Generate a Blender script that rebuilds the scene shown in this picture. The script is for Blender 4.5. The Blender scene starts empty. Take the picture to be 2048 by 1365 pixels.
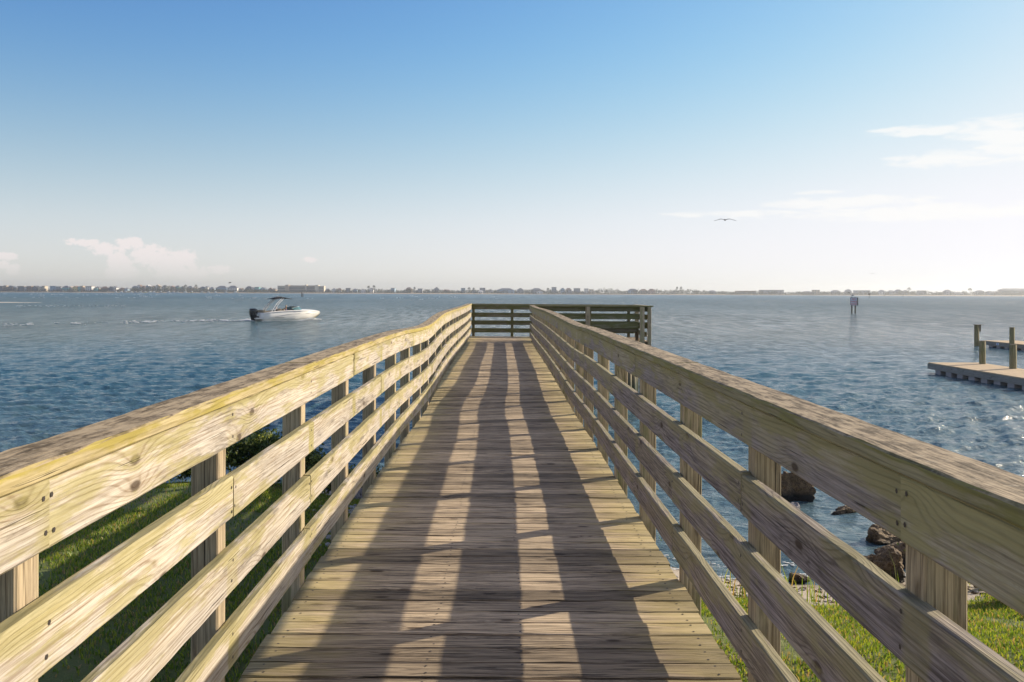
import bpy, bmesh, math, random
import numpy as np
from mathutils import Vector, Matrix, noise as mnoise
R = math.radians
random.seed(7); rng = np.random.default_rng(7)
S = bpy.context.scene
COL = S.collection

# ------------------------------------------------------------------ camera
CZ = 3.2                      # eye above the water (water level is z = 0)
F = 1780.0                    # focal length in photo pixels
cd = bpy.data.cameras.new("camera"); cam = bpy.data.objects.new("camera", cd); COL.objects.link(cam)
cam.location = (0, 0, CZ)
cam.rotation_euler = (Matrix.Rotation(R(0), 3, 'Z') @ Matrix.Rotation(R(90), 3, 'X') @ Matrix.Rotation(0.0039, 3, 'Z')).to_euler()
cd.sensor_width = 36; cd.lens = 36 * F / 2048
cd.shift_x = 21 / 2048; cd.shift_y = -97 / 2048
cd.clip_start = 0.05; cd.clip_end = 20000
S.camera = cam

# ------------------------------------------------------------------ light
SUN_AZ, SUN_EL = R(61.5), R(23.5)          # clockwise from +Y, above the horizon
sd = bpy.data.lights.new("sun", 'SUN'); sun = bpy.data.objects.new("sun", sd); COL.objects.link(sun)
sd.energy = 3.7; sd.angle = R(0.55); sd.color = (1.0, 0.86, 0.66)
_d = Vector((math.sin(SUN_AZ) * math.cos(SUN_EL), math.cos(SUN_AZ) * math.cos(SUN_EL), math.sin(SUN_EL)))
sun.rotation_euler = _d.to_track_quat('Z', 'Y').to_euler()
S.view_settings.view_transform = 'Standard'; S.view_settings.look = 'None'
S.view_settings.gamma = 1.0; S.view_settings.exposure = 0.80
S.cycles.max_bounces = 6; S.cycles.diffuse_bounces = 3; S.cycles.glossy_bounces = 3
S.cycles.use_denoising = True; S.cycles.volume_bounces = 0
S.cycles.sample_clamp_indirect = 6


class E:
    """a node socket with arithmetic"""
    nt = None
    def __init__(s, sock): s.s = sock
    @staticmethod
    def put(n, i, v):
        if isinstance(v, E): E.nt.links.new(v.s, n.inputs[i])
        else: n.inputs[i].default_value = v
    @staticmethod
    def m(op, *a, clamp=False):
        n = E.nt.nodes.new('ShaderNodeMath'); n.operation = op; n.use_clamp = clamp
        for i, v in enumerate(a): E.put(n, i, v)
        return E(n.outputs[0])
    def __add__(s, o): return E.m('ADD', s, o)
    __radd__ = __add__
    def __sub__(s, o): return E.m('SUBTRACT', s, o)
    def __rsub__(s, o): return E.m('SUBTRACT', o, s)
    def __mul__(s, o): return E.m('MULTIPLY', s, o)
    __rmul__ = __mul__
    def __truediv__(s, o): return E.m('DIVIDE', s, o)
    def __pow__(s, o): return E.m('POWER', s, o)


def mx(a, b): return E.m('MAXIMUM', a, b)
def mn(a, b): return E.m('MINIMUM', a, b)
def ab(a): return E.m('ABSOLUTE', a)
def step(lo, hi, x):
    n = E.nt.nodes.new('ShaderNodeMapRange'); n.interpolation_type = 'SMOOTHSTEP'
    E.put(n, 0, x); n.inputs[1].default_value = lo; n.inputs[2].default_value = hi
    return E(n.outputs[0])
def xyz(x=0.0, y=0.0, z=0.0):
    n = E.nt.nodes.new('ShaderNodeCombineXYZ')
    for i, v in enumerate((x, y, z)): E.put(n, i, v)
    return E(n.outputs[0])
def sep(v):
    n = E.nt.nodes.new('ShaderNodeSeparateXYZ'); E.put(n, 0, v)
    return [E(o) for o in n.outputs]
def noise(v, scale=1.0, detail=3.0, rough=0.55, dist=0.0):
    n = E.nt.nodes.new('ShaderNodeTexNoise'); E.put(n, 'Vector', v)
    n.inputs['Scale'].default_value = scale; n.inputs['Detail'].default_value = detail
    n.inputs['Roughness'].default_value = rough; n.inputs['Distortion'].default_value = dist
    return E(n.outputs[0])
def voro(v, scale=1.0, feature='F1', rnd=1.0):
    n = E.nt.nodes.new('ShaderNodeTexVoronoi'); n.feature = feature; n.voronoi_dimensions = '2D'; E.put(n, 'Vector', v)
    n.inputs['Scale'].default_value = scale; n.inputs['Randomness'].default_value = rnd
    return E(n.outputs['Distance'])
def c4(c): return (c[0], c[1], c[2], 1.0)
def mixc(f, a, b):
    n = E.nt.nodes.new('ShaderNodeMix'); n.data_type = 'RGBA'
    E.put(n, 0, f)
    E.put(n, 6, a if isinstance(a, E) else c4(a)); E.put(n, 7, b if isinstance(b, E) else c4(b))
    return E(n.outputs[2])
def coord(kind='Object'):
    n = E.nt.nodes.new('ShaderNodeTexCoord'); return E(n.outputs[kind])
def normal_z():
    n = E.nt.nodes.new('ShaderNodeNewGeometry'); return sep(E(n.outputs['True Normal']))[2]
def new_mat(name):
    m = bpy.data.materials.new(name); m.use_nodes = True; E.nt = m.node_tree
    return m, m.node_tree.nodes['Principled BSDF']
def setp(b, k, v): E.put(b, k, v if isinstance(v, (E, float, int)) else c4(v))
def bump(b, h, dist, strength=1.0):
    n = E.nt.nodes.new('ShaderNodeBump'); n.inputs['Distance'].default_value = dist
    n.inputs['Strength'].default_value = strength
    E.put(n, 'Height', h); E.nt.links.new(n.outputs[0], b.inputs['Normal'])
def simple(name, col, rough=0.6, var=0.0, scale=3.0, metal=0.0, bmp=0.0):
    m, b = new_mat(name)
    if var:
        f = noise(coord(), scale, 5)
        setp(b, 'Base Color', mixc(f, [c * (1 - var) for c in col], [min(1, c * (1 + var)) for c in col]))
        if bmp: bump(b, f, bmp)
    else: setp(b, 'Base Color', col)
    b.inputs['Roughness'].default_value = rough; b.inputs['Metallic'].default_value = metal
    return m

# ------------------------------------------------------------------ sky
W = bpy.data.worlds.new("World"); S.world = W; W.use_nodes = True
E.nt = W.node_tree; bg = W.node_tree.nodes['Background']
sky = W.node_tree.nodes.new('ShaderNodeTexSky'); sky.sky_type = 'NISHITA'; sky.sun_disc = False
sky.sun_elevation = SUN_EL; sky.sun_rotation = SUN_AZ
sky.air_density = 1.0; sky.dust_density = 0.45; sky.ozone_density = 2.2; sky.altitude = 0
def px_dir(x, y):
    dx, dy = (x - 1003), (585.5 - y) + 0.0039 * (x - 1003)
    az = math.atan2(dx, F); el = math.atan2(dy, math.hypot(F, dx))
    return az, el
gx, gy, gz = sep(coord('Generated'))
AZ = E.m('ARCTAN2', gx, gy); EL = E.m('ARCSINE', gz)
def blobs(lst):
    tot = None
    for (x, y, rx, ry) in lst:
        a, e = px_dir(x, y)
        u = (AZ - a) * (F / rx); v = (EL - e) * (F / ry)
        b = mx(1.0 - u * u - v * v, 0.0)
        tot = b if tot is None else mx(tot, b)
    return tot
cum = blobs([(165, 485, 40, 9), (206, 498, 32, 17), (236, 522, 26, 34), (240, 545, 40, 26), (262, 487, 34, 16), (300, 512, 44, 28),
             (338, 530, 46, 36), (374, 520, 26, 26), (380, 548, 40, 22), (12, 513, 26, 10), (28, 540, 16, 14), (8, 530, 14, 10),
             (618, 520, 22, 7), (440, 540, 30, 12)])
n1 = noise(xyz(AZ * 120.0, EL * 140.0, 3.0), 1.0, 9, 0.68)
cm = step(0.22, 0.62, cum * 0.85 + (n1 - 0.5) * 2.3) * step(0.0, 0.12, cum) * step(R(0.15), R(2.6), EL)
wisp = blobs([(1840, 262, 120, 13), (1985, 258, 90, 30), (2060, 285, 120, 50), (1895, 318, 130, 20), (1700, 405, 190, 16),
              (1880, 425, 420, 20), (1470, 428, 190, 9), (1640, 385, 60, 6)])
n2 = noise(xyz(AZ * 26.0 + EL * 22.0, EL * 120.0, 8.0), 1.0, 8, 0.62, 0.6)
wm = step(0.12, 0.75, wisp * 0.8 + (n2 - 0.52) * 2.0) * step(0.0, 0.3, wisp)
skyc = E(sky.outputs[0])
def E_white(c):
    n = E.nt.nodes.new('ShaderNodeRGBToBW'); E.put(n, 0, c); g = E(n.outputs[0])
    return xyz(g * 0.97, g * 1.0, g * 1.09)
hsv = W.node_tree.nodes.new('ShaderNodeHueSaturation'); hsv.inputs['Saturation'].default_value = 1.17
E.put(hsv, 'Color', skyc); skyc = E(hsv.outputs[0])
_k = [(1.0 - E.m('EXPONENT', 0.0 - (ch * (1 / 3.75)) ** 1.66)) * 4.75 for ch in sep(skyc)]   # film-like shoulder
skyc = xyz(_k[0] * 1.02 + 0.10, _k[1] * 0.985, _k[2])
skyc = mixc(step(R(17), R(-1), EL) * 0.66, skyc, E_white(skyc))
skyc = mixc(cm * 0.78, skyc, (4.75, 4.3, 4.2))
skyc = mixc(wm * 0.75, skyc, (4.95, 4.9, 4.8))
# unseen bright cloud behind and above plus a sun aureole, added to lift shade
nb = noise(xyz(gx * 2.2, gy * 2.2, gz * 4.0), 1.0, 6, 0.6)
skyc = mixc(step(0.62, 0.20, gy) * step(-0.02, 0.06, gz) * (0.10 + step(.40, .62, nb) * 0.22), skyc, (4.7, 4.35, 3.9))
sdot = gx * _d.x + gy * _d.y + gz * _d.z
glow = step(math.cos(R(30)), math.cos(R(12)), sdot)
skyc = mixc(glow * 0.42, skyc, (22.0, 20.0, 17.0))
E.put(bg, 0, skyc); bg.inputs[1].default_value = 0.115

# ------------------------------------------------------------------ object helpers
def tag(o, label=None, cat=None, group=None, kind=None):
    if label: o['label'] = label
    if cat: o['category'] = cat
    if group: o['group'] = group
    if kind: o['kind'] = kind
    return o
def empty(name, loc=(0, 0, 0), rz=0.0, parent=None):
    o = bpy.data.objects.new(name, None); COL.objects.link(o)
    o.location = loc; o.rotation_euler = (0, 0, rz); o.empty_display_size = 0.2
    if parent: o.parent = parent
    return o
def link_mesh(name, me, mats, parent=None, smooth=False):
    for m in (mats if isinstance(mats, (list, tuple)) else [mats]): me.materials.append(m)
    o = bpy.data.objects.new(name, me); COL.objects.link(o)
    if smooth: me.polygons.foreach_set('use_smooth', [True] * len(me.polygons))
    if parent: o.parent = parent
    return o
def raw(name, V, Fc, mats, parent=None, smooth=False, mi=None):
    me = bpy.data.meshes.new(name); me.from_pydata([tuple(v) for v in V], [], [tuple(f) for f in Fc])
    if mi is not None: me.polygons.foreach_set('material_index', mi)
    me.update()
    return link_mesh(name, me, mats, parent, smooth)
def fast_mesh(name, V, quads, mats, parent=None, smooth=False, k=4, uv=None):
    V = np.asarray(V, np.float32); Q = np.asarray(quads, np.int32)
    me = bpy.data.meshes.new(name)
    me.vertices.add(len(V)); me.vertices.foreach_set('co', V.ravel())
    me.loops.add(Q.size); me.loops.foreach_set('vertex_index', Q.ravel())
    me.polygons.add(len(Q)); me.polygons.foreach_set('loop_start', np.arange(0, Q.size, k, dtype=np.int32))
    me.polygons.foreach_set('loop_total', np.full(len(Q), k, np.int32))
    me.update(calc_edges=True); me.validate()
    return link_mesh(name, me, mats, parent, smooth)

class MB:
    """collects shapes, with uv (length, girth) and a random value per board, and links them as ONE mesh"""
    def __init__(s): s.v = []; s.f = []; s.uv = []; s.r = []; s.mi = []; s.u2 = []
    def add(s, V, Fc, UV=None, r=None, mi=0, U2=None):
        b = len(s.v); s.v += [tuple(v) for v in V]
        r = random.random() if r is None else r
        for i, f in enumerate(Fc):
            s.f.append([b + j for j in f])
            s.uv.append(UV[i] if UV else [(V[j][0] + V[j][1], V[j][2]) for j in f])
            s.r.append(r); s.mi.append(mi); s.u2.append(U2[i] if U2 else [(.5, 1.0)]*len(f))
    def box(s, x0, x1, y0, y1, z0, z1, mi=0, r=None):
        V = [(x, y, z) for z in (z0, z1) for y in (y0, y1) for x in (x0, x1)]
        Fc = [(0, 2, 3, 1), (4, 5, 7, 6), (0, 1, 5, 4), (2, 6, 7, 3), (0, 4, 6, 2), (1, 3, 7, 5)]
        s.add(V, Fc, None, r, mi)
    def sweep(s, path, w, h, ch=0.004, r=None, mi=0, u0=None, side=None, wear=0.0):
        """board along path (bottom-centre points); w across, h up, chamfered edges"""
        path = [Vector(p) for p in path]; n = len(path)
        u0 = random.random() * 20 if u0 is None else u0
        prof = [(-w/2+ch, 0), (w/2-ch, 0), (w/2, ch), (w/2, h-ch), (w/2-ch, h), (-w/2+ch, h), (-w/2, h-ch), (-w/2, ch)]
        per = [0]
        for i in range(8):
            a, b = prof[i], prof[(i+1) % 8]; per.append(per[-1] + math.hypot(a[0]-b[0], a[1]-b[1]))
        V = []; us = [u0]
        for i, p in enumerate(path):
            t = (path[min(i+1, n-1)] - path[max(i-1, 0)]); t.z = 0; t.normalize()
            lat = side if side is not None else Vector((t.y, -t.x, 0))
            for (a, b) in prof: V.append(p + lat * (a + random.gauss(0, wear)) + Vector((0, 0, b + random.gauss(0, wear))))
            if i: us.append(us[-1] + (path[i]-path[i-1]).length)
        Fc = []; UV = []
        for i in range(n - 1):
            for j in range(8):
                k = (j+1) % 8
                Fc.append((i*8+j, i*8+k, (i+1)*8+k, (i+1)*8+j))
                UV.append([(us[i], per[j]), (us[i], per[j+1]), (us[i+1], per[j+1]), (us[i+1], per[j])])
        Fc.append(tuple(range(7, -1, -1))); UV.append([(u0 + prof[j][0]*.3, prof[j][1]) for j in range(7, -1, -1)])
        Fc.append(tuple((n-1)*8+j for j in range(8))); UV.append([(u0 + prof[j][0]*.3, prof[j][1]) for j in range(8)])
        L = us[-1]; U2 = [[(prof[j % 8][1]/h, min(us[j//8]-u0, L-us[j//8])) for j in f] for f in Fc]
        s.add(V, Fc, UV, r, mi, U2)
    def post(s, x0, x1, y0, y1, z0, z1, ch=0.005, r=None, mi=0, lean=(0, 0)):
        """vertical square post; uv length runs up"""
        prof = [(x0+ch, y0), (x1-ch, y0), (x1, y0+ch), (x1, y1-ch), (x1-ch, y1), (x0+ch, y1), (x0, y1-ch), (x0, y0+ch)]
        per = [0]
        for i in range(8):
            a, b = prof[i], prof[(i+1) % 8]; per.append(per[-1] + math.hypot(a[0]-b[0], a[1]-b[1]))
        V = [(a, b, z0) for a, b in prof] + [(a + lean[0], b + lean[1], z1) for a, b in prof]
        u0 = random.random() * 20; Fc = []; UV = []
        for j in range(8):
            k = (j+1) % 8; Fc.append((j, k, 8+k, 8+j))
            UV.append([(u0, per[j]), (u0, per[j+1]), (u0+z1-z0, per[j+1]), (u0+z1-z0, per[j])])
        Fc.append(tuple(8+j for j in range(8))); UV.append([(u0+prof[j][0]-x0, prof[j][1]-y0) for j in range(8)])
        Fc.append(tuple(range(7, -1, -1))); UV.append([(u0, 0)]*8)
        s.add(V, Fc, UV, r, mi)
    def cyl(s, p, q, r0, r1=None, n=12, mi=0, r=None, cap=True):
        r1 = r0 if r1 is None else r1
        p, q = Vector(p), Vector(q); a = (q-p).normalized()
        u = a.orthogonal().normalized(); w = a.cross(u)
        V = []
        for c, rr in ((p, r0), (q, r1)):
            for i in range(n):
                t = 2*math.pi*i/n; V.append(c + u*math.cos(t)*rr + w*math.sin(t)*rr)
        L = (q-p).length; Fc = []; UV = []
        for i in range(n):
            k = (i+1) % n; Fc.append((i, k, n+k, n+i)); g = 2*math.pi*r0/n
            UV.append([(0, i*g), (0, (i+1)*g), (L, (i+1)*g), (L, i*g)])
        if cap:
            Fc.append(tuple(range(n, 2*n))); UV.append([(0, 0)]*n)
            Fc.append(tuple(range(n-1, -1, -1))); UV.append([(0, 0)]*n)
        s.add(V, Fc, UV, r, mi)
    def tube(s, pts, rad, n=8, mi=0):
        for a, b in zip(pts[:-1], pts[1:]): s.cyl(a, b, rad, rad, n, mi)
    def build(s, name, mats, parent=None, smooth=False):
        me = bpy.data.meshes.new(name); me.from_pydata(s.v, [], s.f)
        uvl = me.uv_layers.new(name='UVMap'); at = me.attributes.new('rnd', 'FLOAT', 'FACE')
        u2l = me.uv_layers.new(name='Place'); u2l.data.foreach_set('uv', [c for f in s.u2 for p in f for c in p])
        uvl = me.uv_layers['UVMap']
        flat = [c for f in s.uv for p in f for c in p]
        uvl.data.foreach_set('uv', flat); at.data.foreach_set('value', s.r)
        me.polygons.foreach_set('material_index', s.mi); me.update()
        return link_mesh(name, me, mats, parent, smooth)

# ------------------------------------------------------------------ wood
def wood(name, light, dark, algae, al_amt=0.5, post_stain=0.0, top_dirt=0.0, grey=None, deck=False, knots=1.0, dirt=0.35, contrast=1.0, rings=62.0, cap=False):
    m, b = new_mat(name)
    n = E.nt.nodes.new('ShaderNodeUVMap'); n.uv_map = 'UVMap'; u, v, _ = sep(E(n.outputs[0]))
    n = E.nt.nodes.new('ShaderNodeAttribute'); n.attribute_name = 'rnd'; r = E(n.outputs['Fac'])
    ox, oy, oz = sep(coord()); nz = normal_z()
    n = E.nt.nodes.new('ShaderNodeUVMap'); n.uv_map = 'Place'; hh, ed, _ = sep(E(n.outputs[0]))
    kd = voro(xyz(u * 1.5 + r * 37.0, v * 3.6 + r * 23.0, r * 5.0), 1.0)
    k = mx(1.0 - kd * 2.6, 0.0); k = k * k
    warp = noise(xyz(u * 0.55 + r * 50.0, v * 2.6, r * 9.0), 1.0, 2, 0.5)
    wsp = noise(xyz(u * 0.25 + r * 11.0, v * 16.0, r * 21.0), 1.0, 2)
    wob = noise(xyz(u * 5.0, v * 22.0, r * 31.0), 1.0, 3, 0.6)
    ring = v * rings + wsp * 3.2 + warp * 7.5 + k * 3.6 * knots + wob * 0.9
    g = E.m('SINE', ring * 6.2832) * 0.5 + 0.5
    g3 = g * g * g * g
    fine = noise(xyz(u * 7.0 + r * 9.0, v * 300.0, r * 3.0), 1.0, 3, 0.6)
    strk = noise(xyz(u * 2.4 + r * 4.0, v * 120.0, r * 2.0), 1.0, 5, 0.68)
    mot = noise(xyz(u * 2.6 + r * 13.0, v * 17.0, r * 7.0), 1.0, 5, 0.62)
    pat = noise(xyz(u * 1.3 + r * 71.0, v * 5.0, r * 17.0), 1.0, 4, 0.6)
    gv = g3 * step(0.34, 0.70, mot) * 0.85 + g3 * 0.22
    line = E.m('ADD', (gv * 0.50 + step(0.40, 0.64, strk) * 0.58 + (fine - 0.42) * 1.2) * contrast, 0.0, clamp=True)
    c = mixc(line, light, dark)
    if grey: c = mixc(step(0.42, 0.62, pat + (0.5 - hh) * 0.25), c, mixc(line, grey[0], grey[1]))
    tone = (0.52 + r * 0.75) if deck else (0.88 + r * 0.20)
    kex = step(0.35, 0.45, noise(xyz(u * 0.8, r * 60.0, 3.0), 1.0, 1))
    core = step(0.062, 0.030, kd + (wob - 0.5) * 0.05) * knots * kex
    halo = step(0.17, 0.04, kd) * knots * kex
    c = mixc(halo * 0.35, c, dark)
    c = mixc(core * 0.85, c, (0.06, 0.038, 0.024))
    ck = noise(xyz(u * 1.4 + r * 5.0, v * 85.0, r * 11.0), 1.0, 3, 0.6)
    crack = step(0.665, 0.70, ck) if not deck else step(0.64, 0.68, ck)
    c = mixc(crack * 0.9, c, (0.035, 0.028, 0.022))
    md = noise(xyz(u * 3.0 + r * 3.0, v * 24.0 + r * 40.0, 2.0), 1.0, 7, 0.72)
    md2 = noise(xyz(u * 1.2 + r * 8.0, v * 6.0 + r * 14.0, 5.0), 1.0, 5, 0.65)
    spk = step(0.60, 0.66, noise(xyz(u * 26.0, v * 70.0, r * 3.0), 1.0, 4, 0.7)) * 0.5
    c = mixc(mx(step(0.50, 0.62, md * 0.6 + md2 * 0.4), spk * step(.46, .56, md2)) * dirt, c, (0.07, 0.056, 0.045))
    # algae film, thicker along the upper edge and at the board ends
    an = noise(xyz(u * 2.6 + r * 19.0, v * 15.0, r * 4.0), 1.0, 6, 0.66)
    up = step(0.45, 1.0, hh) * 0.13 + step(0.35, 0.0, ed) * 0.10
    al = step(0.64 - 0.22 * al_amt, 0.78 - 0.22 * al_amt, an + (r - 0.5) * 0.09 + (up if not deck else 0.0)) * min(1.0, al_amt + .12)
    if post_stain:
        ph = E.m('MODULO', oy - 1.77 + 24.4, 1.22)
        near = mn(ph, 1.22 - ph)
        ps = step(0.070, 0.040, near + (an - 0.5) * 0.07) * step(0.42, 0.60, noise(xyz(oy * 1.0, oz * 2.6, 5.0 + r * 9.0), 1.3, 3))
        al = mx(al, ps * post_stain)
    if deck:
        edge = step(0.48, 0.92, ab(ox + 0.04) + (an - 0.5) * 1.1)
        al = mx(al * 0.5, edge * 0.7) * step(1.6, 1.0, ox)
    c = mixc(al, c, mixc(E.m('ADD', fine * 0.5 + g3 * 0.4 + (mot - 0.5) * 1.2, 0.0, clamp=True), algae, [a * 0.55 for a in algae]))
    if cap:
        tn = noise(xyz(ox * 22.0, oy * 8.0, r), 1.0, 8, 0.75); tn2 = noise(xyz(u * 5.0, v * 60.0, r), 1.0, 5, 0.7)
        top = step(0.5, 0.9, nz)
        tc = mixc(step(0.40, 0.58, tn * 0.6 + tn2 * 0.4), (0.085, 0.06, 0.04), (0.46, 0.36, 0.24))
        tc = mixc(step(0.57, 0.70, noise(coord(), 31.0, 4, 0.7)) * 0.5, tc, (0.50, 0.44, 0.34))
        c = mixc(top * 0.92, c, tc)
    if top_dirt:
        top = step(0.5, 0.9, nz)
        c = mixc(top * step(0.40, 0.62, an) * top_dirt, c, (0.20, 0.175, 0.075))
    vm = E.nt.nodes.new('ShaderNodeVectorMath'); vm.operation = 'SCALE'
    E.put(vm, 0, c); E.put(vm, 'Scale', tone)
    E.put(b, 'Base Color', E(vm.outputs[0]))
    b.inputs['Roughness'].default_value = 0.82
    b.inputs['Specular IOR Level'].default_value = 0.25
    bump(b, fine * 0.5 - g3 * 0.35 - crack * 2.0 + mot * 0.6 - core * 0.5, 0.0022, 0.8)
    return m

ALG_SUN = (0.39, 0.34, 0.125)
M_RAIL_SUN = wood('sunlit_rail_wood', (0.60, 0.54, 0.445), (0.28, 0.21, 0.14), ALG_SUN, 0.56, post_stain=0.85, top_dirt=0.7, dirt=0.6, contrast=1.0, grey=((0.55, 0.50, 0.44), (0.27, 0.22, 0.17)))  # lit copy of the rail wood, paler for the sun-facing side
M_RAIL_SHADE = wood('shaded_rail_wood', (0.44, 0.38, 0.31), (0.17, 0.14, 0.115), (0.36, 0.325, 0.165), 0.55, post_stain=0.6,
                    grey=((0.38, 0.33, 0.335), (0.12, 0.10, 0.10)), dirt=0.4, contrast=1.3)  # darker copy with the shade put into its colour, over real algae and greying
M_TOP_SHADE = wood('shaded_green_wood', (0.44, 0.39, 0.28), (0.22, 0.19, 0.125), (0.36, 0.325, 0.165), .80, post_stain=0.6,
                   grey=((0.40, 0.35, 0.34), (0.14, 0.12, 0.115)), dirt=0.38)  # top boards: algae green, also darkened in colour for the shaded side
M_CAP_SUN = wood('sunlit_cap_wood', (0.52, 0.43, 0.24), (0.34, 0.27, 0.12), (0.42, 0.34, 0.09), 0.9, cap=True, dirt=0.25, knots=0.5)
M_CAP_SHADE = wood('shaded_cap_wood', (0.34, 0.31, 0.19), (0.17, 0.15, 0.09), (0.27, 0.255, 0.10), 0.9, cap=True, dirt=0.25, knots=0.5)  # darker copy of the cap wood, shade put into the colour
M_POST = wood('post_wood', (0.58, 0.47, 0.32), (0.21, 0.16, 0.10), (0.27, 0.26, 0.12), 0.55, dirt=0.45, knots=0.5, rings=50)
M_DECK = wood('deck_wood', (0.69, 0.55, 0.375), (0.13, 0.095, 0.065), (0.52, 0.42, 0.18), 0.25, deck=True, dirt=0.85, contrast=1.2, knots=0.9, rings=75)
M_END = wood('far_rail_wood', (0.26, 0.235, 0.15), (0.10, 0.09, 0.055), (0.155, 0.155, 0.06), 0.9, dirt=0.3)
M_UNDER = wood('under_wood', (0.22, 0.18, 0.13), (0.09, 0.075, 0.055), (0.09, 0.10, 0.05), 0.6, dirt=0.5)
M_NAIL = simple('nail_rust', (0.035, 0.026, 0.022), 0.6)

# ------------------------------------------------------------------ pier
H = 1.38
_LD = [(-5, 0), (6, 0), (7.2, -.004), (8.2, -.012), (9, -.032), (10, -.052), (10.9, -.064), (11.9, -.046), (12.8, -.010), (14.3, .020),
       (18.4, .016), (22.9, .008), (26, .016), (28.8, .006), (31, .0)]
def interp(t, tab):
    if t <= tab[0][0]: return tab[0][1]
    for (a, x), (b, y) in zip(tab[:-1], tab[1:]):
        if t <= b:
            s = (t-a)/(b-a); return x + (y-x)*s
    return tab[-1][1]
def dipL(y): return (interp(y-.35, _LD) + interp(y, _LD)*2 + interp(y+.35, _LD)) / 4
_SD = [(-5, 0), (8.5, 0), (10.0, -.045), (11.0, -.040), (12.4, -.016), (14.5, .01), (17, .028), (19, .01), (22.5, -.03), (26, 0), (30, 0)]
def dipR(y): return (interp(y-.4, _SD) + interp(y, _SD)*2 + interp(y+.4, _SD)) / 4 * 0.45
def base_z(x, y):
    """deck surface"""
    t = min(1, max(0, (x + .94) / 1.80))
    return CZ - H - 0.0014 * y + dipL(y) * (1-t) * 1.15 + dipR(y) * t
def LX(y): return -interp(y, [(-5, .937), (13, .937), (17, .962), (25, .968), (28.7, 1.0), (30, 1.0)])
RX = 0.864
Y_END = 28.65; Y_WING = 26.05; X_WING = 4.36
pier = empty('wooden_pier', (0, 2, 0))
tag(pier, 'long weathered wooden pier with slatted railings on both sides running out over the water', 'pier')
def under(o):   # children keep world coordinates
    o.location = (0, -2, 0); return o
deck = MB()
PITCH = 0.1345; ph = 4.0045 - 60 * PITCH
i = 0
while True:
    y0 = ph + i * PITCH; i += 1
    if y0 > Y_END + 0.02: break
    if y0 < -3.0: continue
    wd = PITCH - random.choice((.004, .006, .007, .009, .014))
    ym = y0 + PITCH / 2
    x0 = LX(ym) + random.uniform(-.004, .008); x1 = RX + random.uniform(-.006, .006)
    if ym > Y_WING: x1 = X_WING
    n = 14 if x1 < 1 else 24
    dz = random.uniform(-.002, .002); sk = random.uniform(-.002, .002)
    path = [(x0 + (x1-x0)*k/n, ym + sk*(k/n-.5), base_z(x0+(x1-x0)*k/n, ym) - 0.038 + dz + random.uniform(-.0006, .0006)) for k in range(n+1)]
    deck.sweep(path, wd, 0.038, ch=0.005, r=random.random(), wear=.0012)
    if ym < 16:
        for nx in (-.87, -.27, .085, .79):
            for ny in (-.035, .035):
                px_, py_ = nx + random.gauss(0, .006), ym + ny + random.gauss(0, .005)
                z = base_z(px_, ym) + dz + .0012
                k8 = [(px_+.0052*math.cos(a*math.pi/3), py_+.0052*math.sin(a*math.pi/3), z) for a in range(6)]
                deck.add(k8, [tuple(range(6))], None, 0.5, 1)
under(deck.build('deck', [M_DECK, M_NAIL], pier))

def side_path(xf, y0, y1, zf, stepn=0.35, jit=0.0):
    n = max(2, int((y1-y0)/stepn)); out = []
    for k in range(n+1):
        y = y0 + (y1-y0)*k/n
        out.append((xf(y), y, zf(y)))
    return out
BH, BT = 0.14, 0.038
LEV = [0.128, 0.377, 0.626, 0.872]
def lpost_y(i): return 1.813 + 1.22 * i
def rpost_y(j): return 1.878 + 1.222 * j
def ground_z(x, y): return -0.6

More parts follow.
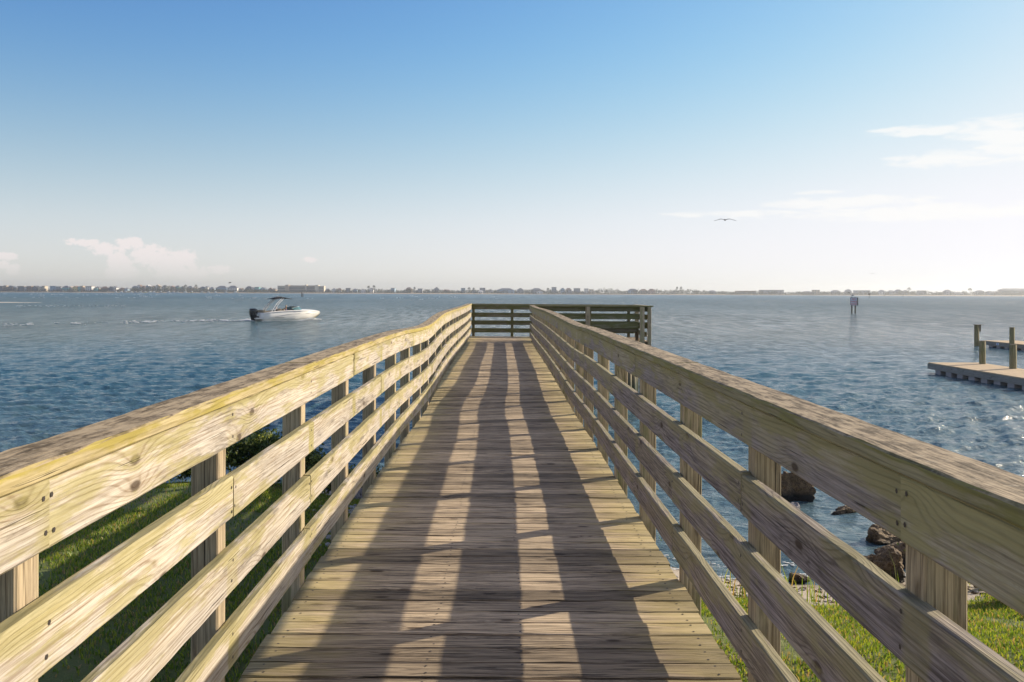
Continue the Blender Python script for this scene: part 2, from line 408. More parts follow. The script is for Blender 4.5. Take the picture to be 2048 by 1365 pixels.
def railing(side):
    ra = empty('railing', (0, -2, 0), 0, pier)
    ra['label'] = 'sunlit railing on the left side of the pier' if side < 0 else 'shaded green-grey railing on the right side of the pier'
    py = lpost_y if side < 0 else rpost_y
    nmax = 22 if side < 0 else 20
    dip = (lambda y: dipL(y)) if side < 0 else (lambda y: dipR(y))
    bz = lambda y: CZ - H - 0.0014*y + dip(y)
    face = (lambda y: LX(y)) if side < 0 else (lambda y: RX)
    yend = Y_END if side < 0 else Y_WING + .02
    for i in range(-3, nmax + 1):
        y1 = py(i)
        if y1 > yend + .1: continue
        xf = face(y1); x0, x1 = (xf-.089, xf) if side < 0 else (xf, xf+.089)
        p = MB(); p.post(x0, x1, y1-.089, y1, -0.8, bz(y1)+1.012, lean=(random.gauss(0, .004), random.gauss(0, .004)))
        p.build('post', M_POST, ra)
    off = [2, 2, 1, 0]
    for lv in range(4):
        ys = [-3.2] + [py(k) - .045 for k in range(-3, nmax+1) if (k - off[lv]) % 3 == 0 and -2.5 < py(k) < yend - .3] + [yend]
        for a, b in zip(ys[:-1], ys[1:]):
            jx, jz = random.uniform(-.002, .003), random.uniform(-.004, .004)
            xf = lambda y: face(y) - side*(BT/2 + .001) + jx
            bow = random.uniform(-.004, .004)
            zf = lambda y: bz(y) + LEV[lv] + jz + bow*math.sin(math.pi*(y-a)/(b-a))
            m_ = MB(); m_.sweep(side_path(xf, a+.002, b-.002, zf, .11), BT, BH, 0.005, wear=.0005)
            # nail heads at the posts
            for k in range(-3, nmax+1):
                yn = py(k) - .045
                if a - .01 < yn < b + .01 and yn < 16:
                    for zz in (.035, .105):
                        yy = yn + random.gauss(0, .006) + (.022 if yn < a + .02 else (-.022 if yn > b - .02 else 0))
                        xx = xf(yy) - side*(BT/2 + .0012); zc = zf(yy) + zz + random.gauss(0, .005)
                        m_.add([(xx, yy+.006*math.cos(t*math.pi/3)*side, zc+.006*math.sin(t*math.pi/3)) for t in range(6)], [tuple(range(6))], None, .5, 1)
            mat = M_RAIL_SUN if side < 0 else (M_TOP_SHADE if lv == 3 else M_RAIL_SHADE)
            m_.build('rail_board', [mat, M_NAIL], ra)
    ys = [-3.2] + [py(k) - .045 for k in range(-3, nmax+1) if (k - 2) % 4 == 0 and py(k) < yend - .3] + [yend + (.07 if side < 0 else .03)]
    for a, b in zip(ys[:-1], ys[1:]):
        cx = (lambda y: face(y) - side*(.052 - .07)) ; jz = random.uniform(-.0, .004)
        m_ = MB(); m_.sweep(side_path(cx, a+.0015, b-.0015, lambda y: bz(y)+1.013+jz, .09), .140, BT, 0.005, wear=.0007)
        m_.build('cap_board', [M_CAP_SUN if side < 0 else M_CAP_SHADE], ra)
railing(-1); railing(1)

# end railing across the head of the pier, wing railing, wing side railing
def cross_rail(name_label, y, x0, x1, posts, pw, inner, mat, capmat, levels=LEV, capover=.0, bh=BH):
    """railing along X; inner = -1 boards on the near face of the posts, +1 on the far face"""
    ra = empty('railing', (0, -2, 0), 0, pier); ra['label'] = name_label
    bz = lambda x: base_z(min(x, .86), y) - 0.0006*max(0, x-.86)*4
    for px_ in posts:
        p = MB(); p.post(px_-pw/2, px_+pw/2, y, y+pw, -0.8, bz(px_)+1.012); p.build('post', M_POST if pw > .1 else M_END, ra)
    yb = y - BT/2 - .001 if inner < 0 else y + pw + BT/2 + .001
    for lv in levels:
        xs = [x0, (x0+x1)/2 + random.uniform(-.3, .3), x1] if x1 - x0 > 4 else [x0, x1]
        for a, b in zip(xs[:-1], xs[1:]):
            n = 8; m_ = MB()
            m_.sweep([(a+.002+(b-a-.004)*k/n, yb, bz(a+(b-a)*k/n)+lv) for k in range(n+1)], BT, bh)
            m_.build('rail_board', mat, ra)
    m_ = MB(); n = 8
    yc = y + pw/2 + (-.02 if inner < 0 else .02)
    m_.sweep([(x0-capover+(x1-x0+2*capover)*k/n, yc, bz(x0+(x1-x0)*k/n)+1.014) for k in range(n+1)], .15, BT)
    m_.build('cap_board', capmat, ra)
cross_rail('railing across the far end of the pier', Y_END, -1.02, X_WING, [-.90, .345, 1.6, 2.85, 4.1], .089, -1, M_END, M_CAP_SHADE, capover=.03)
ra = empty('railing', (0, -2, 0), 0, pier); ra['label'] = 'railing on the near side of the end platform'
wz = lambda x: base_z(.86, Y_WING)
for px_, pw in ((2.53, .13), (4.12, .13), (4.33, .10)):
    p = MB(); p.post(px_-pw/2, px_+pw/2, Y_WING-.05, Y_WING-.05+pw, -.8, wz(0)+1.01); p.build('post', M_POST, ra)
for lv, bh in ((.872, .14), (.645, .14), (.375, .185), (.14, .13)):
    if lv < .2: continue
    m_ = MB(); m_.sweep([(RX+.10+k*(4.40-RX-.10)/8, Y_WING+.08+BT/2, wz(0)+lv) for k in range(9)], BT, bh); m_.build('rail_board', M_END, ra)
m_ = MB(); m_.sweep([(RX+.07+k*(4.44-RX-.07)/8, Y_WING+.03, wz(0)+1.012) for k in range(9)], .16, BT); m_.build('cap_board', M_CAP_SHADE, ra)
ra = empty('railing', (0, -2, 0), 0, pier); ra['label'] = 'short railing on the right end of the end platform'
for lv in LEV:
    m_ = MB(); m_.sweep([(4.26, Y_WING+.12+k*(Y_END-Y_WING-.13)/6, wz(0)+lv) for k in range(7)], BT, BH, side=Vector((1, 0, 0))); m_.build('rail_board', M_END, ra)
m_ = MB(); m_.sweep([(4.30, Y_WING+.115+k*(Y_END-Y_WING-.13)/6, wz(0)+1.010) for k in range(7)], .14, BT, side=Vector((1, 0, 0))); m_.build('cap_board', M_CAP_SHADE, ra)
for yy in (27.4, 28.5):
    p = MB(); p.post(4.285, 4.405, yy, yy+.12, -.8, wz(0)+1.008); p.build('post', M_POST, ra)
# bench on the end platform, backed by the near railing
be = empty('bench', (0, -2, 0), 0, pier); be['label'] = 'plank bench along the near railing of the end platform'
b0 = wz(0)
m_ = MB()
for k in range(3): m_.sweep([(1.5+t*2.6/5, Y_WING+.24+k*.135, b0+.42) for t in range(6)], .128, .038)
m_.build('seat', M_POST, be)
m_ = MB(); m_.sweep([(1.55+t*2.5/5, Y_WING+.18, b0+.27) for t in range(6)], .038, .145); m_.build('apron', M_UNDER, be)
for px_ in (1.6, 2.8, 4.0):
    m_ = MB(); m_.post(px_, px_+.089, Y_WING+.44, Y_WING+.529, b0+.001, b0+.418); m_.build('leg', M_UNDER, be)
# frame under the deck
for xs in (-.80, 0.0, .77):
    m_ = MB(); m_.sweep([(xs, y, base_z(xs, y)-.038-.238) for y in np.linspace(-3.2, Y_END, 50)], .038, .236); under(m_.build('stringer', M_UNDER, pier))
for x0s, x1s, yy in ((-.95, X_WING, Y_END-.03), (RX, X_WING, Y_WING+.09)):
    m_ = MB(); m_.sweep([(x0s+(x1s-x0s)*k/6, yy, base_z(.8, yy)-.038-.24) for k in range(7)], .04, .238); under(m_.build('stringer', M_UNDER, pier))
M_PILE, b_ = new_mat('piling_wood')
ox, oy, oz = sep(coord()); nn = noise(xyz(ox*14.0, oy*14.0, oz*1.5), 1.0, 5)
cc = mixc(nn, (0.10, 0.085, 0.055), (0.30, 0.25, 0.16)); cc = mixc(step(.9, .2, oz + (nn-.5)*.8), cc, (0.02, 0.045, 0.025))
setp(b_, 'Base Color', cc); b_.inputs['Roughness'].default_value = .8; bump(b_, nn, .01)
for (px_, py_) in [(2.6, 26.4), (3.75, 26.35), (4.0, 27.0), (2.6, 28.4), (4.2, 28.4), (3.2, 27.2), (1.2, 28.3), (-.6, 28.3)] + [(s_*.7, y_) for y_ in (12.0, 15.6, 19.3, 23.0) for s_ in (-1, 1)]:
    m_ = MB(); m_.cyl((px_, py_, -1.2), (px_+random.gauss(0, .02), py_, base_z(min(px_, .8), py_)-.30), .13, .11, 14); under(m_.build('piling', M_PILE, pier, True))
    m_ = MB(); m_.sweep([(px_-.3, py_, base_z(min(px_, .8), py_)-.302), (px_+.3, py_, base_z(min(px_, .8), py_)-.302)], .09, .024); under(m_.build('pile_cap', M_UNDER, pier))

# ------------------------------------------------------------------ ground
def shore_y(x): return interp(x, [(-60, 17), (-14, 15.5), (-7, 14.3), (-3, 14.6), (-1.2, 13.6), (0, 12.0), (1.2, 10.6), (2.6, 9.95), (4.5, 10.1), (7, 10.6), (14, 9.0), (60, 8.0)])
_GP = [(-60, -3.0), (-6, -1.6), (-1.5, -.30), (0, 0), (1.0, .15), (1.7, .30), (2.6, .58), (4.5, .95), (8, 1.10), (60, 1.25)]
def nz2(x, y): return math.sin(x*1.3+y*.7)*.5 + math.sin(x*.6-y*1.9+2)*.5
def gz(x, y):
    s = shore_y(x) - y + .25*nz2(x*1.7, y*.4)
    return interp(s, _GP) + .015*nz2(x*2.1, y*2.3) * (1 if s > 1.5 else .5)
M_GROUND, b_ = new_mat('lawn_and_sand')
ox, oy, oz = sep(coord())
nn = noise(coord(), 3.0, 6, .65); nf = noise(coord(), 60.0, 4, .7)
sand = mixc(nf, (0.36, 0.30, 0.23), (0.58, 0.51, 0.42))
sand = mixc(step(.58, .68, noise(coord(), 9.0, 6, .7)), sand, (0.09, 0.06, 0.035))
sand = mixc(step(.06, -.02, oz), sand, (0.10, 0.085, 0.06))
gr = mixc(nf, (0.08, 0.11, 0.025), (0.16, 0.18, 0.045)); gr = mixc(step(.55, .75, nn), gr, (0.20, 0.14, 0.08))
setp(b_, 'Base Color', mixc(step(.28, .38, oz + (nn-.5)*.18), sand, gr)); b_.inputs['Roughness'].default_value = .95
bump(b_, nf, .01)
def axis(parts):
    a = []
    for lo, hi, d in parts: a += list(np.arange(lo, hi, d))
    a.append(parts[-1][1]); return a
xs = axis([(-400, -40, 40), (-40, -12, 4), (-12, 9, .2), (9, 40, 3), (40, 400, 40)])
ys = axis([(-60, -4, 6), (-4, 2, 1.0), (2, 17, .2), (17, 30, 2), (30, 80, 25)])
V = []; 
for y in ys:
    for x in xs: V.append((x, y, gz(x, y)))
nx_ = len(xs); Q = [(j*nx_+i, j*nx_+i+1, (j+1)*nx_+i+1, (j+1)*nx_+i) for j in range(len(ys)-1) for i in range(nx_-1)]
tag(fast_mesh('ground', V, Q, M_GROUND, smooth=True), kind='structure')
tag(fast_mesh('sea_bed', [(-9000, 70, -4), (9000, 70, -4), (9000, 9000, -4), (-9000, 9000, -4)], [(0, 1, 2, 3)], M_GROUND), kind='structure')

# grass blades
def blades(name, pts, hmin, hmax, w, mats, mi_p, lean=.6):
    n = len(pts); P = np.array(pts)
    a = rng.uniform(0, 2*np.pi, n); h = rng.uniform(hmin, hmax, n); ww = w*rng.uniform(.6, 1.3, n)
    ln = h*rng.uniform(.1, lean, n); la = rng.uniform(0, 2*np.pi, n)
    dx, dy = np.cos(a)*ww, np.sin(a)*ww
    tx, ty = P[:, 0]+np.cos(la)*ln, P[:, 1]+np.sin(la)*ln
    mx_, my_ = P[:, 0]+np.cos(la)*ln*.35, P[:, 1]+np.sin(la)*ln*.35
    V = np.empty((n, 5, 3), np.float32)
    V[:, 0] = np.stack([P[:, 0]-dx, P[:, 1]-dy, P[:, 2]-.01], 1); V[:, 1] = np.stack([P[:, 0]+dx, P[:, 1]+dy, P[:, 2]-.01], 1)
    V[:, 2] = np.stack([mx_+dx*.8, my_+dy*.8, P[:, 2]+h*.6], 1); V[:, 3] = np.stack([mx_-dx*.8, my_-dy*.8, P[:, 2]+h*.6], 1)
    V[:, 4] = np.stack([tx, ty, P[:, 2]+h], 1)
    b = np.arange(n)*5
    q = np.stack([b, b+1, b+2, b+3], 1); t = np.stack([b+3, b+2, b+4], 1)
    me = bpy.data.meshes.new(name); me.vertices.add(5*n); me.vertices.foreach_set('co', V.reshape(-1))
    li = np.concatenate([q.ravel(), t.ravel()]).astype(np.int32); me.loops.add(len(li)); me.loops.foreach_set('vertex_index', li)
    me.polygons.add(2*n)
    me.polygons.foreach_set('loop_start', np.concatenate([np.arange(n)*4, 4*n+np.arange(n)*3]).astype(np.int32))
    me.polygons.foreach_set('loop_total', np.concatenate([np.full(n, 4), np.full(n, 3)]).astype(np.int32))
    mi = rng.choice(len(mats), n, p=mi_p); me.polygons.foreach_set('material_index', np.concatenate([mi, mi]).astype(np.int32))
    me.update(calc_edges=True)
    return link_mesh(name, me, mats)
def leafmat(name, col, tr=.35):
    m, b = new_mat(name); setp(b, 'Base Color', col); b.inputs['Roughness'].default_value = .5
    b.inputs['Specular IOR Level'].default_value = .35
    t = E.nt.nodes.new('ShaderNodeBsdfTranslucent'); t.inputs[0].default_value = (col[0]*2.2, col[1]*2.0, col[2]*.9, 1)
    mix = E.nt.nodes.new('ShaderNodeMixShader'); mix.inputs[0].default_value = tr
    E.nt.links.new(b.outputs[0], mix.inputs[1]); E.nt.links.new(t.outputs[0], mix.inputs[2])
    E.nt.links.new(mix.outputs[0], E.nt.nodes['Material Output'].inputs[0]); return m
G1 = leafmat('grass_green', (0.13, 0.20, 0.03)); G2 = leafmat('grass_yellow', (0.24, 0.28, 0.05)); G3 = leafmat('grass_dry', (0.30, 0.22, 0.12)); G4 = leafmat('grass_dark', (0.07, 0.13, 0.025))
pts = []
while len(pts) < 190000:
    if random.random() < .68: x, y = random.uniform(-7.5, -.9), random.uniform(2.0, 13.8)
    else: x, y = random.uniform(.8, 5.5), random.uniform(2.0, 8.9)
    z = gz(x, y)
    if z < .30 + .05*nz2(x*5, y*5): continue
    bare = math.sin(x*2.3+1)*math.sin(y*1.7+.5)+math.sin(x*5.1+y*3)*.4
    if bare > .42 and random.random() < .80: continue
    if y > 9.5 and x < -4.5 and random.random() < .3: continue
    pts.append((x, y, z))
tag(blades('grass', pts, .014, .042, .0048, [G1, G2, G3, G4], [.40, .29, .13, .18], lean=.95), kind='stuff')
pts = []
for cx, cy, nn_, rr in ((2.2, 8.15, 60, .2), (3.1, 8.5, 45, .2), (3.6, 9.2, 50, .5), (4.1, 11.2, 16, 1.2), (3.2, 10.8, 9, .4), (3.9, 12.9, 8, .3), (.9, 8.4, 60, .2), (-5.5, 13.3, 220, 1.6), (-8, 13.4, 260, 1.6), (-3.2, 12.9, 90, .8), (1.05, 7.3, 40, .15), (-1.3, 4.2, 30, .15)):
    for _ in range(nn_):
        x, y = random.gauss(cx, rr), random.gauss(cy, rr*.6); pts.append((x, y, gz(x, y)))
tag(blades('shore_grass', pts, .12, .42, .005, [G2, G1, G3], [.4, .35, .25], lean=.45), kind='stuff')

# ------------------------------------------------------------------ shrubs
def shrub(loc, rx, ry, h, n, leaf, mats, label, cat='shrub', group=None, flowers=False):
    rt = empty('shrub', loc); tag(rt, label, cat, group)
    st = MB()
    tips = []
    for k in range(14):
        a = random.uniform(0, 6.28); q = random.uniform(.2, 1)
        tip = Vector((math.cos(a)*rx*q, math.sin(a)*ry*q, h*random.uniform(.55, 1)*(1-.35*q)))
        mid = tip*.5 + Vector((0, 0, h*.12)); st.tube([(0, 0, -.05), tuple(mid), tuple(tip)], .006, 5); tips.append(tip)
        for _ in range(3):
            t2 = mid.lerp(tip, random.random()) + Vector((random.gauss(0, .1*rx+.05), random.gauss(0, .1*ry+.05), random.uniform(.02, .16)))
            st.tube([tuple(mid), tuple(t2)], .004, 4); tips.append(t2)
    st.build('stem', simple('shrub_stem', (0.10, 0.07, 0.04), .9), rt)
    Vs = []; Fs = []; mi = []
    for k in range(n):
        c = random.choice(tips) + Vector((random.gauss(0, .085), random.gauss(0, .085), random.gauss(0, .065)))
        if c.z < .02: c.z = random.uniform(.02, .12)
        d = Vector((random.gauss(0, 1), random.gauss(0, 1), random.gauss(.4, .7))).normalized(); s_ = d.orthogonal().normalized()
        s_ = (Matrix.Rotation(random.uniform(0, 6.28), 3, d) @ s_)
        L = leaf*random.uniform(.6, 1.25); w_ = L*.24; nrm = d.cross(s_)*L*.1
        b = len(Vs); Vs += [c, c+d*L*.45+s_*w_+nrm, c+d*L, c+d*L*.45-s_*w_+nrm]; Fs += [(b, b+1, b+2), (b, b+2, b+3)]
        m_i = 0 if random.random() < .5 else (1 if random.random() < .6 else 2)
        mi += [m_i, m_i]
    raw('foliage', Vs, Fs, mats, rt, mi=mi)
    return rt
L1 = leafmat('leaf_dark', (0.045, 0.075, 0.022), .25); L2 = leafmat('leaf_mid', (0.10, 0.14, 0.035), .3); L3 = leafmat('leaf_pale', (0.26, 0.30, 0.12), .35)
LM = [L1, L2, L3]
def at(px_, py_, D):
    """a photo pixel at distance D as a world point"""
    dx, dy = px_-1003, py_-585.5; u = dx + dy*.0039; v = dy - dx*.0039
    return (u*D/F, D, CZ - v*D/F)
def gat(px_, py_, z=0.0):
    dx, dy = px_-1003, py_-585.5; v = dy - dx*.0039
    return at(px_, py_, F*(CZ-z)/v)
for (x, y, rx, ry, h, n, lab) in (
        (-3.35, 12.3, .55, .5, .72, 5200, 'large leafy shrub on the bank left of the pier, tallest of those by the shore'),
        (-2.75, 11.9, .40, .4, .62, 3200, 'leafy shrub beside the tall one, close to the pier rail'),
        (-3.95, 11.7, .45, .4, .42, 3000, 'dark low shrub on the lawn edge in front of the tall shrub'),
        (-2.35, 13.0, .35, .35, .42, 2200, 'small green shrub growing by the grey rocks beside the pier'),
        (-1.75, 12.3, .30, .3, .34, 1800, 'small shrub with pale leaf tips right under the left pier railing'),
        (4.75, 8.0, .55, .5, .42, 4200, 'dark green shrub on the right bank near the shore rocks'),
        (5.3, 7.2, .5, .5, .36, 3400, 'low bushy plant on the grass at the right edge of view'),
        (4.75, 9.3, .25, .22, .48, 1500, 'thin leafy plant growing beside the brown shore rock')):
    shrub((x, y, gz(x, y)), rx, ry, h, n, .065, LM, lab, group='shrubs along the bank')

# ------------------------------------------------------------------ rocks
M_ROCK, b_ = new_mat('brown_rock')
nn = noise(coord(), 14.0, 8, .75); n3 = noise(coord(), 60.0, 5, .75); oz = sep(coord())[2]
cc = mixc(step(.35, .68, nn*.5+n3*.5), (0.05, 0.03, 0.018), (0.40, 0.27, 0.14))
cc = mixc(step(.09, -.03, oz), cc, (0.012, 0.012, 0.010)); setp(b_, 'Base Color', cc); b_.inputs['Roughness'].default_value = .75; bump(b_, nn*.5+n3*.7, .05)
M_ROCKG, b_ = new_mat('grey_rock')
nn = noise(coord(), 9.0, 8, .7); n3 = noise(coord(), 70.0, 4, .7)
setp(b_, 'Base Color', mixc(step(.35, .65, nn*.5+n3*.5), (0.14, 0.13, 0.14), (0.46, 0.44, 0.45))); b_.inputs['Roughness'].default_value = .85; bump(b_, nn*.6+n3*.6, .04)
def rock(loc, size, label, mat, seed, group=None, rz=0):
    rnd = random.Random(seed); bm = bmesh.new(); bmesh.ops.create_icosphere(bm, subdivisions=5 if size[0] > .3 else 3, radius=.5)
    cuts = [(Vector((rnd.gauss(0, 1), rnd.gauss(0, 1), rnd.gauss(.3, 1))).normalized(), rnd.uniform(.27, .43)) for _ in range(11)]
    o3 = [rnd.uniform(0, 9) for _ in range(3)]
    for v in bm.verts:
        for n_, d_ in cuts:
            q = v.co.dot(n_)
            if q > d_: v.co -= n_*(q-d_)*.9
        p = v.co; 
        s_ = .11*mnoise.fractal(p*3.2+Vector(o3), .9, 2.2, 6) + .05*mnoise.noise(p*14+Vector(o3))
        v.co += v.co.normalized()*s_
        v.co = Vector((v.co.x*size[0], v.co.y*size[1], v.co.z*size[2]))
    me = bpy.data.meshes.new('rock'); bm.to_mesh(me); bm.free()
    o = link_mesh('rock', me, mat); o.location = loc; o.rotation_euler = (0, 0, rz); tag(o, label, 'rock', group); return o
RG = 'rocks in the shallows right of the pier'
x, y, z = gat(1584, 1000, 0); rock((x, y, .12), (.82, .6, .72), 'big dark brown rock standing in the water behind the right railing', M_ROCK, 3, RG)
x, y, z = gat(1572, 1008, 0); rock((x-.02, y-.45, .03), (.22, .25, .24), 'small pale rock touching the foot of the big dark rock in the water', M_ROCKG, 5, RG)
x, y, z = gat(1690, 1025, 0); rock((x, y, .0), (.45, .4, .22), 'flat black rock awash just beyond the big dark rock', M_ROCK, 9, RG)
x, y, z = gat(1775, 1082, 0); rock((x, y, .0), (.75, .5, .38), 'long black wet rock lying low in the water', M_ROCK, 12, RG)
x, y, z = gat(1757, 1165, .02); rock((x, y, .16), (.52, .48, .55), 'square tan-brown rock lit by the sun at the water edge', M_ROCK, 21, RG)
x, y, z = gat(1812, 1140, .02); rock((x+.05, y+.3, .10), (.55, .5, .42), 'dark brown rock beside the square tan one, half hidden by leaves', M_ROCK, 25, RG)
x, y, z = gat(1790, 1185, .05); rock((x, y, .06), (.3, .3, .2), 'low dark rock in front of the square tan one', M_ROCK, 27, RG)
x, y, z = gat(1597, 1158, .05); rock((x, y, .05), (.24, .2, .16), 'small dark rock on the sand near the waterline', M_ROCK, 31, RG)
x, y, z = gat(2010, 1120, .4); rock((5.4, 9.1, .28), (.9, .6, .42), 'dark broad rock under the bank at the right edge of view', M_ROCK, 37, RG)
LG = 'grey rocks along the bank left of the pier'
for k, (px_, py_, sx, sy, sz, lab) in enumerate((
        (735, 948, .85, .6, .42, 'large pale grey rock beside the left pier posts'),
        (705, 918, .7, .5, .4, 'dark grey rock behind the large pale one'),
        (765, 925, .5, .4, .3, 'small grey rock nearest the pier at the water edge'),
        (700, 985, .5, .4, .32, 'grey rock below the large pale one, close to the shrubs'),
        (745, 1010, .45, .4, .28, 'grey rock low under the bottom rail board'),
        (668, 940, .5, .4, .35, 'mossy dark rock between the shrubs and the pier'),
        (720, 1045, .4, .35, .25, 'small grey rock nearest the camera under the left railing'))):
    x, y, z = gat(px_, py_, .25); rock((x, y, gz(x, y)+sz*.22), (sx, sy, sz), lab, M_ROCKG, 50+k, LG, random.uniform(0, 3))
# shell rubble beneath the pier edge and seaweed on the sand
bm = bmesh.new()
for k in range(900):
    if k < 620: x, y = random.gauss(-1.25, .35), random.uniform(7.5, 13.2)
    else: x, y = random.uniform(.9, 5.4), random.gauss(9.25, .35)
    z = gz(x, y)
    if z < -.05: continue
    r_ = random.uniform(.012, .045) * (1 if k < 620 else .7)
    mt = Matrix.Translation((x, y, z+r_*.3)) @ Matrix.Rotation(random.uniform(0, 6), 4, 'Z') @ Matrix.Diagonal((1, .7, .5, 1))
    bmesh.ops.create_icosphere(bm, subdivisions=1, radius=r_, matrix=mt)
me = bpy.data.meshes.new('gravel'); bm.to_mesh(me); bm.free()
tag(link_mesh('gravel', me, simple('shell_gravel', (0.36, 0.34, 0.33), .8, .6, 6.0)), kind='stuff')
bm = bmesh.new()
for k in range(420):
    x = random.uniform(.9, 5.2); y = random.choice((8.75, 9.05, 9.5)) + random.gauss(0, .09) + .1*math.sin(x*3)
    z = gz(x, y); r_ = random.uniform(.02, .06)
    if z < .0: continue
    mt = Matrix.Translation((x, y, z+.004)) @ Matrix.Rotation(random.uniform(0, 6), 4, 'Z') @ Matrix.Diagonal((1, .25, .22, 1))
    bmesh.ops.create_icosphere(bm, subdivisions=1, radius=r_, matrix=mt)
me = bpy.data.meshes.new('seaweed_litter'); bm.to_mesh(me); bm.free()
tag(link_mesh('seaweed_litter', me, simple('seaweed', (0.10, 0.055, 0.025), .8, .4, 9.0)), kind='stuff')

# ------------------------------------------------------------------ water
M_WATER, b_ = new_mat('sea_water')
ox, oy, oz = sep(coord())
big = noise(xyz(ox*.035, oy*.009, 1.0), 1.0, 7, .66)
streak = noise(xyz(ox*.16, oy*.018, 6.0), 1.0, 6, .65)
nearr = step(40.0, 10.0, oy)
pz = noise(xyz(ox*.9, oy*1.6, 2.0), 1.0, 5, .6, .3)
setp(b_, 'Base Color', mixc(nearr*.6, (0.026, 0.088, 0.118), (0.13, 0.18, 0.195)))
setp(b_, 'Roughness', .12 + step(25.0, 260.0, oy)*.12); b_.inputs['IOR'].default_value = 1.333
w1 = noise(xyz(ox*1.1, oy*2.0, 0.0), 1.0, 6, .62, .4)
w2 = noise(xyz(ox*.28, oy*.55, 4.0), 1.0, 5, .62, .5)
w3 = noise(xyz(ox*5.0, oy*8.0, 7.0), 1.0, 4, .6, .3)
w4 = noise(xyz(ox*.09, oy*.16, 9.0), 1.0, 5, .65, .5)
far_ = .35 + step(10.0, 120.0, oy)*.65
nA = noise(xyz(ox*1.9, oy*.6, 11.0), 1.0, 6, .72); nB = noise(xyz(ox*1.0, oy*.13, 12.0), 1.0, 6, .72); nC = noise(xyz(ox*.20, oy*.014, 13.0), 1.0, 6, .72)
wB = step(35.0, 110.0, oy); wC = step(250.0, 700.0, oy)
tex = nA*(1.0-wB) + (nB*(1.0-wC) + nC*wC)*wB
tx = step(.41, .60, tex*.78 + big*.22)
amp = (0.38 + big*.45)*(1.0-wB) + (0.14 + tx*.9)*wB
bump(b_, (w1*.19 + w2*.75*far_ + w3*.065 + w4*.9*far_)*amp, 1.0, 1.0)
df = E.nt.nodes.new('ShaderNodeBsdfDiffuse'); E.put(df, 0, mixc(step(.35, .65, streak), (0.005, 0.034, 0.055), (0.010, 0.048, 0.070)))
mxs = E.nt.nodes.new('ShaderNodeMixShader'); E.put(mxs, 0, step(16.0, 70.0, oy)*(.01 + tx*.47) + .01)
E.nt.links.new(b_.outputs[0], mxs.inputs[1]); E.nt.links.new(df.outputs[0], mxs.inputs[2]); E.nt.links.new(mxs.outputs[0], E.nt.nodes['Material Output'].inputs[0])
# one sheet, finer near the eye, waves modelled as real relief
rows = [6.0]
while rows[-1] < 9000:
    d = rows[-1]; rows.append(d + max(.030, d*d/(890*CZ)*.5) if d < 900 else d*1.25)
rows = np.array(rows)
ta = np.concatenate([np.linspace(-8, -.8, 40)[:-1], np.linspace(-.8, .8, 1100), np.linspace(.8, 8, 40)[1:]])
X = rows[:, None]*ta[None, :]; Y = np.repeat(rows[:, None], len(ta), 1)
drow = np.gradient(rows)[:, None]; dcol = rows[:, None]*(1.6/1100)
Z = np.zeros_like(X)
wr = np.random.default_rng(3)
for lam in np.geomspace(.18, 3.0, 72):
    th = wr.normal(math.pi*.5 + .38, .50); kx, ky = math.cos(th), math.sin(th)
    a = .0088*lam**.85*(1 if lam < .9 else (.9/lam)**1.2)
    k = 2*math.pi/lam; eff = np.maximum(abs(ky)*drow, abs(kx)*dcol)
    att = np.clip((lam/np.maximum(eff, 1e-6) - 2.2)/2.0, 0, 1)
    p_ = k*(kx*X+ky*Y) + wr.uniform(0, 6.28)
    Z += a*att*((np.sin(p_)+1)**1.5/1.41-.8)
gust = .75+.35*np.sin(X*.045+Y*.02+1)*np.sin(Y*.06-X*.013)
calm = np.clip((Y-8)/9, .30, 1)
Z *= gust*calm*.74
nc = len(ta); nr = len(rows)
V = np.stack([X, Y, Z], 2).reshape(-1, 3)
ii, jj = np.meshgrid(np.arange(nr-1), np.arange(nc-1), indexing='ij'); b0_ = (ii*nc+jj).ravel()
Q = np.stack([b0_, b0_+1, b0_+nc+1, b0_+nc], 1)
tag(fast_mesh('water', V, Q, M_WATER, smooth=True), kind='structure')

# ------------------------------------------------------------------ foam and wake
M_FOAM = simple('foam_white', (0.75, 0.77, 0.76), .9)
def flecks(name, spots, parent=None, kindtag=True):
    bm = bmesh.new()
    for (x, y, z, r_, el) in spots:
        mt = Matrix.Translation((x, y, z)) @ Matrix.Rotation(random.uniform(-.3, .3), 4, 'Z') @ Matrix.Diagonal((el, .8, .35, 1))
        bmesh.ops.create_icosphere(bm, subdivisions=1, radius=r_, matrix=mt)
    me = bpy.data.meshes.new(name); bm.to_mesh(me); bm.free()
    o = link_mesh(name, me, M_FOAM, parent)
    return tag(o, kind='stuff') if kindtag else o
sp = []
for k in range(560):                                   # trail behind the boat
    t = random.random()**1.4; px_ = 500 - t*(500); py_ = 640.5 + 10*t + random.gauss(0, .55+1.0*t)
    if random.random() < .25 + .5*(math.sin(px_*.05)+math.sin(px_*.13))/2+.2*(1-t):
        x, y, z = gat(px_, py_, 0); sp.append((x, y, .03, random.uniform(.03, .10 + .05*(1-t)), random.uniform(1.5, 3)))
for k in range(70):                                   # breaking crests toward the far shore
    px_ = random.uniform(0, 1000); py_ = random.uniform(589.5, 600) - .0039*(1003-px_)
    x, y, z = gat(px_, py_, 0)
    for _ in range(4): sp.append((x+random.gauss(0, y*.0022), y+random.gauss(0, 1), .08, random.uniform(.0003, .0006)*y, random.uniform(1.5, 3)))
for k in range(60):
    px_ = random.uniform(30, 250); py_ = 613+random.gauss(0, .8)-.006*(px_-60); x, y, z = gat(px_, py_, 0); sp.append((x, y, .05, .09, 3))
flecks('sea_foam', sp)
sp = []
